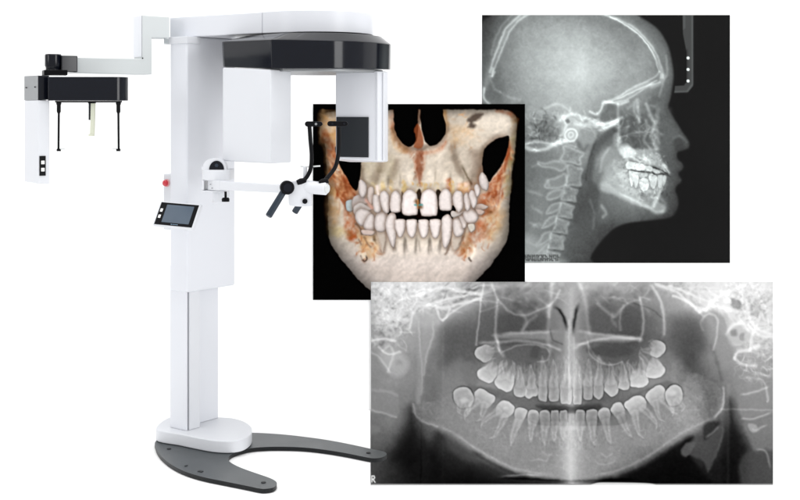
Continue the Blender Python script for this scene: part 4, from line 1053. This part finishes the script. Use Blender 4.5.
# dome
yf = Cx.y-rr*.9*.6
pts3 = [Vector((Cx.x-13.8*s, yf, wz(170, 5.98))), Vector((Cx.x-13.8*s, yf, wz(166, 5.98)))]
for k in range(15):
    a = math.pi-math.pi*k/14; pts3.append(Vector((Cx.x-1.2*s+11.6*s*math.cos(a), yf, wz(167.2, 5.98)+9.2*s*math.sin(a))))
pts3 += [Vector((Cx.x+10.6*s, yf, wz(170, 5.98)))]
bm = solid(pts3, Vector((0, 1, 0)), .065); link('dome', bm, M['white2'], hub, bevel=.003)
pts3 = [Vector((Cx.x+1.2*s+7.4*s*math.cos(a), yf-.001, wz(169.2, 5.98)+8.8*s*math.sin(a))) for a in np.linspace(0, math.pi, 20)]
bm = solid(pts3, Vector((0, -1, 0)), .003); link('dome_window', bm, M['black'], hub, bevel=.001)
c = Vector((Cx.x+1.2*s, yf-.0045, wz(165, 5.98))); bm = tube([c, c-Vector((0, .003, 0))], .0085, n=20); link('dial', bm, M['hdl'], hub)
# hinge plates and post
pts = [(Cx.x-13.6*s, Cx.y-.03), (Cx.x-11.4*s, Cx.y-.045), (Cx.x-10.6*s, Cx.y+.08), (Cx.x-13.6*s, Cx.y+.08)]
bm = prism(pts, wz(189.6, 5.98), wz(178.0, 5.98)-.0002-.01); link('hinge_plate', bm, M['white2'], hub, bevel=.0015)
bm = prism([(Cx.x-13.4*s, Cx.y-.046), (Cx.x+11*s, Cx.y-.062), (Cx.x+11*s, Cx.y+.09), (Cx.x-13.4*s, Cx.y+.09)], wz(191.4, 5.98), wz(190, 5.98)); link('hinge_plate', bm, M['white2'], hub, bevel=.0015)
bm = tube([(Cx.x+3*s, Cx.y+.05, wz(203, 5.98)), (Cx.x+3*s, Cx.y+.05, wz(191.6, 5.98))], .04, n=28); link('hinge_post', bm, M['white2'], hub, bevel=.004)
kx = at(225.6, 195, 5.92)
bm = bmesh.new(); tube([(kx.x, kx.y, wz(191.6, 5.92)), (kx.x, kx.y, wz(197.5, 5.92))], .006, bm, 12)
tube([(kx.x, kx.y, wz(197.6, 5.92)), (kx.x, kx.y, wz(199, 5.92)), (kx.x, kx.y, wz(201.6, 5.92))], [.014, .019, .018], bm, 24)
link('clamp_knob', bm, M['blackp'], hub, smooth=50)
# beam
d1, d2 = 5.95, 5.60
a1 = at(212, 184.9, d1); a2 = at(290, 189.6, d2)
bd = (a2-a1); bd.z = 0; bl = bd.length; bd.normalize(); bn = Vector((bd.y, -bd.x, 0))
z1, z2 = wz(180.4, d1), wz(189.6, d1)
h1 = [a1+bn*.016, a1+bd*bl+bn*.016, a1+bd*bl-bn*.016, a1-bn*.016]
bm = prism([p[:2] for p in h1], 0, 0, z0s=[wz(189.4, d1), wz(193.2, d2), wz(193.2, d2), wz(189.4, d1)], z1s=[wz(180.6, d1), wz(185.2, d2), wz(185.2, d2), wz(180.6, d1)])
beam = link('support_beam', bm, M['white2'], root, bevel=.003)
bm = prism([p[:2] for p in [a1+bn*.0172+bd*-.01, a1+bn*.0172+bd*.075, a1-bn*.0172+bd*.075, a1-bn*.0172+bd*-.01]], wz(189.8, d1), wz(180.0, d1)); link('beam_sleeve', bm, M['white2'], beam, bevel=.002)
for px, py in ((213, 184.2), (214.5, 188)):
    c = at(px, py, 5.93); bm = tube([c+bn*.012, c+bn*.0185], .0022, n=10); link('screw', bm, M['silver'], beam)
# block
D = 5.55
def bp(px, py, o=0): return at(px, py, D)+Vector((0, o, 0))
blk = smooth_curve([(288.6,186),(290,182),(300,181),(310,182),(311.4,186),(311.4,203),(309.6,206.6),(292,206),(289,204),(288.6,200)], True, 4)
bm = solid([bp(x, y) for x, y in blk], Vector((0, 1, 0)), .05); block = link('chin_block', bm, M['white2'], root, bevel=.004)
c1 = bp(300, 187, .04); c2 = bp(326, 188.4, -.02)
bm = tube([c1, c2, c2+(c2-c1).normalized()*.004], [6.6*D/FOC, 6.4*D/FOC, 5.4*D/FOC], n=28); barrel = link('barrel', bm, M['white2'], block, smooth=50)
c3 = c2+(c2-c1).normalized()*.0045
bm = tube([c3, c3+(c2-c1).normalized()*.006], [.021, .019], n=24); link('barrel_cap', bm, M['clear'], barrel, smooth=50)
c = bp(305, 201.2); bm = tube([c, c-Vector((0, .010, 0))], .0115, n=24); link('lock_knob', bm, M['blackp'], block, bevel=.002)
c = bp(287.4, 187.4, -.012); ndir = Vector((.25, -1, .0)).normalized()
bm = tube([c-ndir*.02, c+ndir*.012], 7.0*D/FOC, n=36); dk = link('hub_disc', bm, M['blackp'], block, bevel=.003)
bm = tube([c+ndir*.0122, c+ndir*.0136], .019, n=28); link('disc_face', bm, M['black'], dk)
# grips
g1, g2 = bp(284.2, 190.5, .0), bp(269.6, 215.4, -.05)
bm = tube([g1, g1.lerp(g2, .97), g2], [3.3*D/FOC, 3.4*D/FOC, 2.9*D/FOC], n=24); link('hand_grip', bm, M['hdl'], block, smooth=50)
g1, g2 = bp(302, 200, .062), bp(293.2, 213.8, .07)
bm = tube([g1, g1.lerp(g2, .97), g2], [3.2*D/FOC, 3.3*D/FOC, 2.8*D/FOC], n=24); link('hand_grip', bm, M['hdl'], block, smooth=50)
# temple rods with clamps
e = D/FOC
bm = tube(spline([bp(302.5, 181.4, .012), bp(307, 176.5, .012), bp(310.6, 168, .012), bp(311.4, 155, .012), bp(310.2, 140, .012), bp(309.2, 125.5, .012)]), 2.1*e, n=14)
r1 = link('temple_rod', bm, M['blackp'], block, smooth=60)
bm = tube(spline([bp(323.5, 181.6, -.01), bp(329, 175.8, .01), bp(335, 167, .03), bp(337.6, 156, .04), bp(338.6, 142, .045), bp(338.4, 127, .045)]), 2.1*e, n=14)
r2 = link('temple_rod', bm, M['blackp'], block, smooth=60)
for (x0, x1, y, o, par) in ((307.4, 319.8, 124, .012, r1), (329.4, 345, 123.8, .045, r2)):
    pts = [bp(x0+2.6*math.cos(a), y+2.7*math.sin(a), o-.012) for a in np.linspace(math.pi/2, 3*math.pi/2, 10)]+[bp(x1+2.6*math.cos(a), y+2.4*math.sin(a), o-.012) for a in np.linspace(-math.pi/2, math.pi/2, 10)]
    bm = solid(pts, Vector((0, 1, 0)), .022); k = link('rod_clamp', bm, M['blackp'], par, bevel=.002)
    xs_ = ((316, 'silver'),) if o < .02 else ((332, 'hole'), (344, 'hole'))
    for xx, mk in xs_:
        c = bp(xx, y, o-.0125); bm = tube([c, c-Vector((0, .0035, 0))], .0055, n=18); link('screw', bm, M['silver'] if mk == 'silver' else M['black'], k)
for x0, y0, oo, par in ((302, 182, .006, r1), (324.5, 182.2, -.014, r2)):
    c = bp(x0, y0, oo); bm = tube([c+Vector((-.022, 0, -.004)), c+Vector((-.006, 0, .002)), c+Vector((.018, 0, .008))], [.012, .0145, .011], n=18); link('rod_socket', bm, M['blackp'], par, smooth=60)
# bite post with thin cross rest
bm = bmesh.new(); obox(bp(304.6, 174.5, .03), Vector((1, 0, 0)), Vector((0, 1, 0)), Z, 2.0*e, .007, 8*e, bm); link('bite_post', bm, M['white2'], block, bevel=.003)
bm = tube(spline([bp(299.8, 166.4, .03), bp(303, 166.9, .03), bp(310, 166.8, .02), bp(320, 166.2, .02)]), .0035, n=10); link('bite_rest', bm, M['clear'], block)

# ---- cephalometric side arm
E0 = Vector((*fp(78, 6.03), 0)); E1 = Vector((*fp(169.6, 6.25), 0)); ed = (E1-E0).normalized(); en = Vector((-ed.y, ed.x, 0))
def onarm(px, py):
    t = (px-400)/FOC; k = (E0.x-t*(E0.y+DIST))/(t*ed.y-ed.x); q = E0+ed*k; d = q.y+DIST
    return Vector((q.x, q.y, wz(py, d)))
ol = [onarm(*v) for v in ((169.6,17),(142,15.2),(142,58.8),(74,57.4),(74,72.8),(151.8,74.5),(151.8,37.6),(169.6,38))]
bm = solid(ol, en, .137); s_arm = link('side_arm', bm, M['grey_arm'], root, bevel=.003)
w0 = onarm(142, 15.2); w1 = w0+en*.136; bn_ = -ed*.0016
bm = solid([w0+bn_, w1+bn_, Vector((w1.x, w1.y, onarm(142, 57.4).z+.004))+bn_, Vector((w0.x, w0.y, onarm(142, 57.4).z+.004))+bn_], -ed, .0012)
link('lit_side_panel', bm, M['white'], s_arm)  # added paler sheet: paints the light falling on the arm's left side
c = onarm(142.6, 58.2)-en*.0015; bm = tube([c, c-Vector((0, .004, 0))], .0035, n=12); link('plug', bm, M['hole'], s_arm)
bm = prism([fp(170.2, 6.33), fp(163.8, 6.29), fp(163.8, 6.40), fp(170.2, 6.42)], wz(43.6, 6.3), wz(38.2, 6.3)); link('arm_flange', bm, M['grey_arm'], s_arm, bevel=.002)
# black knuckle
bm = prism([fp(77.6, 6.0), fp(61.4, 5.96), fp(58, 6.06), fp(75, 6.12)], wz(72, 5.98), wz(55.6, 5.98)); kn = link('knuckle', bm, M['black'], root, bevel=.004)
cyl = at(53.2, 62, 5.98)
bm = tube([(cyl.x, cyl.y, wz(70, 5.98)), (cyl.x, cyl.y, wz(67.4, 5.98)), (cyl.x, cyl.y, wz(65.6, 5.98)), (cyl.x, cyl.y, wz(55.2, 5.98)), (cyl.x, cyl.y, wz(54.2, 5.98))], [7.3*5.98/FOC, 7.4*5.98/FOC, 8.2*5.98/FOC, 8.2*5.98/FOC, 7.6*5.98/FOC], n=40); link('pivot_cylinder', bm, M['black'], kn, smooth=40, bevel=.001)
bm = prism([fp(67.6, 5.93), fp(44, 5.91), fp(41.8, 6.02), fp(66, 6.05)], wz(75.2, 5.95), wz(70.1, 5.95)); link('mount_plate', bm, M['blackp'], kn, bevel=.002)
# ceph head: silver box, black bar with rounded end
bm = prism([fp(38, 5.86), fp(24.2, 5.98), fp(32, 6.1), fp(46, 5.99)], wz(100.2, 5.9), wz(75.6, 5.9)); sb = link('side_unit', bm, M['silver'], root, bevel=.002)
for px, py, d in ((26.2, 87.6, 5.955), (35, 87, 5.88)):
    c = at(px, py, d); bm = tube([c+hv(-.75, -.66)*-.004, c+hv(-.75, -.66)*.003], .0028, n=10); link('screw', bm, M['hole'], sb)
bm = prism([fp(38.2, 5.857), fp(49, 5.88), fp(50, 6.04), fp(40, 6.04)], wz(99.6, 5.87), wz(75.6, 5.87)); link('black_cover', bm, M['black'], sb, bevel=.002)
ca_ = Vector((*fp(113, 5.90), 0)); rb = .070
bar = [(fp(48.4, 5.835)[0], ca_.y-rb), (fp(80, 5.83)[0], ca_.y-rb)]
bar += [(ca_.x+rb*math.cos(a), ca_.y+rb*math.sin(a)) for a in np.linspace(-math.pi/2, math.pi/2, 25)]
bar += [(fp(48.4, 5.97)[0], ca_.y+rb)]
bm = prism(bar, wz(100.6, 5.83), wz(76.8, 5.83)); hb = link('head_bar', bm, M['black'], root, smooth=30, bevel=.003)
bm = prism([fp(55, 5.87), fp(122, 5.86), fp(122, 5.95), fp(55, 5.97)], wz(102.4, 5.86), wz(100.9, 5.86)); link('slide_track', bm, M['blackp'], hb)
for px, sg in ((58.8, 1), (118.4, -1)):
    dd_ = 5.88; x = wx(px, dd_); y = dd_-DIST
    bm = tube([(x, y, wz(102, dd_)), (x, y, wz(104, dd_)), (x, y, wz(105, dd_)), (x, y, wz(111.6, dd_)), (x, y, wz(113.6, dd_))], [.012, .012, .0095, .0095, .005], n=18)
    er = link('ear_rod', bm, M['blackp'], hb, smooth=50)
    bm = tube([(x, y, wz(113.5, dd_)), (x-sg*.0015, y, wz(150.4, dd_))], [.0052, .0050], n=14); link('rod_shaft', bm, M['blackp'], er, smooth=50)
    bm = tube([(x-.009, y, wz(150, dd_)), (x+.009, y, wz(150, dd_))], .006, n=14); link('ear_tip', bm, M['blackp'], er)
    bm = tube([(x+sg*.008, y, wz(149, dd_)), (x+sg*.028, y, wz(148.6, dd_))], [.004, .0025], n=12); link('ear_plug', bm, M['clear'], er)
dn = 5.89
bm = bmesh.new(); obox(at(92.8, 119.6, dn), hv(1, -.3), hv(.3, 1), (Z+Vector((.03, 0, 0))).normalized(), .010, .006, 16.4*dn/FOC, bm)
obox(at(91.4, 135, dn), hv(1, -.3), hv(.3, 1), Z, .012, .007, 1.1*dn/FOC, bm)
na = link('nasion_rest', bm, M['rod'], hb, bevel=.0015)
bm = obox(at(89.7, 111, dn+.02), Vector((1, 0, 0)), Vector((0, 1, 0)), Z, .004, .005, 9*dn/FOC); link('rest_spine', bm, M['sensor'], na)
bm = obox(at(92, 102.6, dn), Vector((1, 0, 0)), Vector((0, 1, 0)), Z, .016, .012, .8*dn/FOC); link('rest_clamp', bm, M['blackp'], na)
# white sensor tower below the silver box
bm = prism([fp(38, 5.858), fp(24.4, 5.978), fp(32, 6.1), fp(49.2, 6.02), fp(49.2, 5.885)], 0, 0, z0s=[wz(183.8,5.858), wz(181.6,5.978), wz(181.6,5.978), wz(183.6,5.885), wz(183.8,5.885)], z1s=[wz(100.3,5.9)]*5)
tw = link('sensor_tower', bm, M['white2'], root, bevel=.003)
q0 = Vector((*fp(38, 5.858), 0)); q1 = Vector((*fp(49.2, 5.885), 0)); td = (q1-q0).normalized(); tn = Vector((td.y, -td.x, 0))
tc_ = at(42.5, 165.8, 5.868)
bm = obox(Vector((tc_.x, tc_.y, tc_.z))+tn*.0015, td, tn, Z, 3.1*5.87/FOC, .002, 9.9*5.87/FOC); sp_ = link('switch_panel', bm, M['blackp'], tw, bevel=.001)
for y in (162.4, 169.6):
    c = at(42.6, y, 5.868)+tn*.005; bm = obox(c, td, tn, Z, 1.65*5.87/FOC, .0018, 1.75*5.87/FOC); link('button', bm, M['btn'], sp_, bevel=.001)

# ================================================================= the three prints
def srgb(c):
    c = np.clip(c/255., 0, 1); return np.where(c <= .04045, c/12.92, ((c+.055)/1.055)**2.4)
def print_board(name, label, cat, painter, d, th, gain):
    P, col = painter()
    x0, y0, x1, y1 = P.x0, P.y0, P.x1, P.y1
    h, w = P.h, P.w
    gx = np.array([wx(v, d) for v in P.X[0]]); gz = np.array([wz(v, d) for v in P.Y[:, 0]])
    co = np.zeros((h, w, 3), np.float32); co[..., 0] = gx[None]; co[..., 1] = d-DIST; co[..., 2] = gz[:, None]
    org = np.array([(gx[0]+gx[-1])/2, d-DIST, gz[-1]])
    me = bpy.data.meshes.new(name+'_face'); me.vertices.add(h*w); me.vertices.foreach_set('co', (co-org).ravel().astype(np.float32))
    i, j = np.meshgrid(np.arange(h-1), np.arange(w-1), indexing='ij'); a = (i*w+j).ravel()
    f = np.stack([a, a+w, a+w+1, a+1], 1)
    nf = len(f); me.loops.add(nf*4); me.loops.foreach_set('vertex_index', f.ravel().astype(np.int32))
    me.polygons.add(nf); me.polygons.foreach_set('loop_start', np.arange(0, nf*4, 4, dtype=np.int32)); me.polygons.foreach_set('loop_total', np.full(nf, 4, np.int32))
    me.update(calc_edges=True)
    at_ = me.color_attributes.new('ink', 'FLOAT_COLOR', 'POINT')
    rgba = np.ones((h*w, 4), np.float32); rgba[:, :3] = (srgb(col)*gain).reshape(-1, 3)
    at_.data.foreach_set('color', rgba.ravel())
    m = bpy.data.materials.new('matt_print_'+name); m.use_nodes = True; nt = m.node_tree; b = nt.nodes['Principled BSDF']
    an = nt.nodes.new('ShaderNodeAttribute'); an.attribute_name = 'ink'; nt.links.new(an.outputs['Color'], b.inputs['Base Color'])
    b.inputs['Roughness'].default_value = 1; b.inputs['Specular IOR Level'].default_value = 0.0
    me.materials.append(m)
    rt = bpy.data.objects.new(name, None); COL.objects.link(rt); rt.location = org
    rt['label'] = label; rt['category'] = cat
    fo = bpy.data.objects.new('printed_face', me); COL.objects.link(fo); fo.parent = rt
    fo.location = (0, 0, 0)
    bm = prism([(gx[0]-org[0], .0012), (gx[-1]-org[0], .0012), (gx[-1]-org[0], th), (gx[0]-org[0], th)], 0, gz[0]-gz[-1])
    bo = link('backing_board', bm, M['boardedge']); bo.parent = rt
    return rt
GAIN = .90
print_board('lateral_skull_print', 'square grey x-ray print of a skull and neck bones seen in profile', 'x-ray print', paint_lateral, 6.9895, .0035, GAIN)
print_board('jaw_scan_print', 'colour print of bone-white jaws and teeth on black, behind the white machine', 'scan print', paint_scan, 6.985, .0035, GAIN)
print_board('panoramic_teeth_print', 'wide grey panoramic x-ray print showing both rows of teeth, hung lowest on the wall', 'x-ray print', paint_panoramic, 6.9805, .0035, GAIN)

# ================================================================= light: white studio, soft boxes
world = bpy.data.worlds.new('World'); scene.world = world; world.use_nodes = True
bg = world.node_tree.nodes['Background']; bg.inputs[0].default_value = (1, 1, 1, 1); bg.inputs[1].default_value = .83
def softbox(name, loc, target, sx, sy, power, col=(1, 1, 1)):
    l = bpy.data.lights.new(name, 'AREA'); l.shape = 'RECTANGLE'; l.size = sx; l.size_y = sy; l.energy = power; l.color = col
    o = bpy.data.objects.new(name, l); COL.objects.link(o); o.location = loc
    o.rotation_euler = (Vector(target)-Vector(loc)).to_track_quat('-Z', 'Y').to_euler(); return o
softbox('key_softbox', (-10.5, -6.0, 3.4), (-.4, .4, 1.0), 3.5, 3.5, 200)
softbox('fill_softbox', (9.0, -7.5, 3.2), (1.2, .8, .8), 4, 4, 400)
softbox('top_softbox', (-.5, -1.0, 7.0), (-.5, 0.0, 0), 6, 4, 260)
scene.view_settings.view_transform = 'Standard'; scene.view_settings.look = 'None'; scene.view_settings.exposure = 0; scene.view_settings.gamma = 1
scene.render.engine = 'CYCLES'
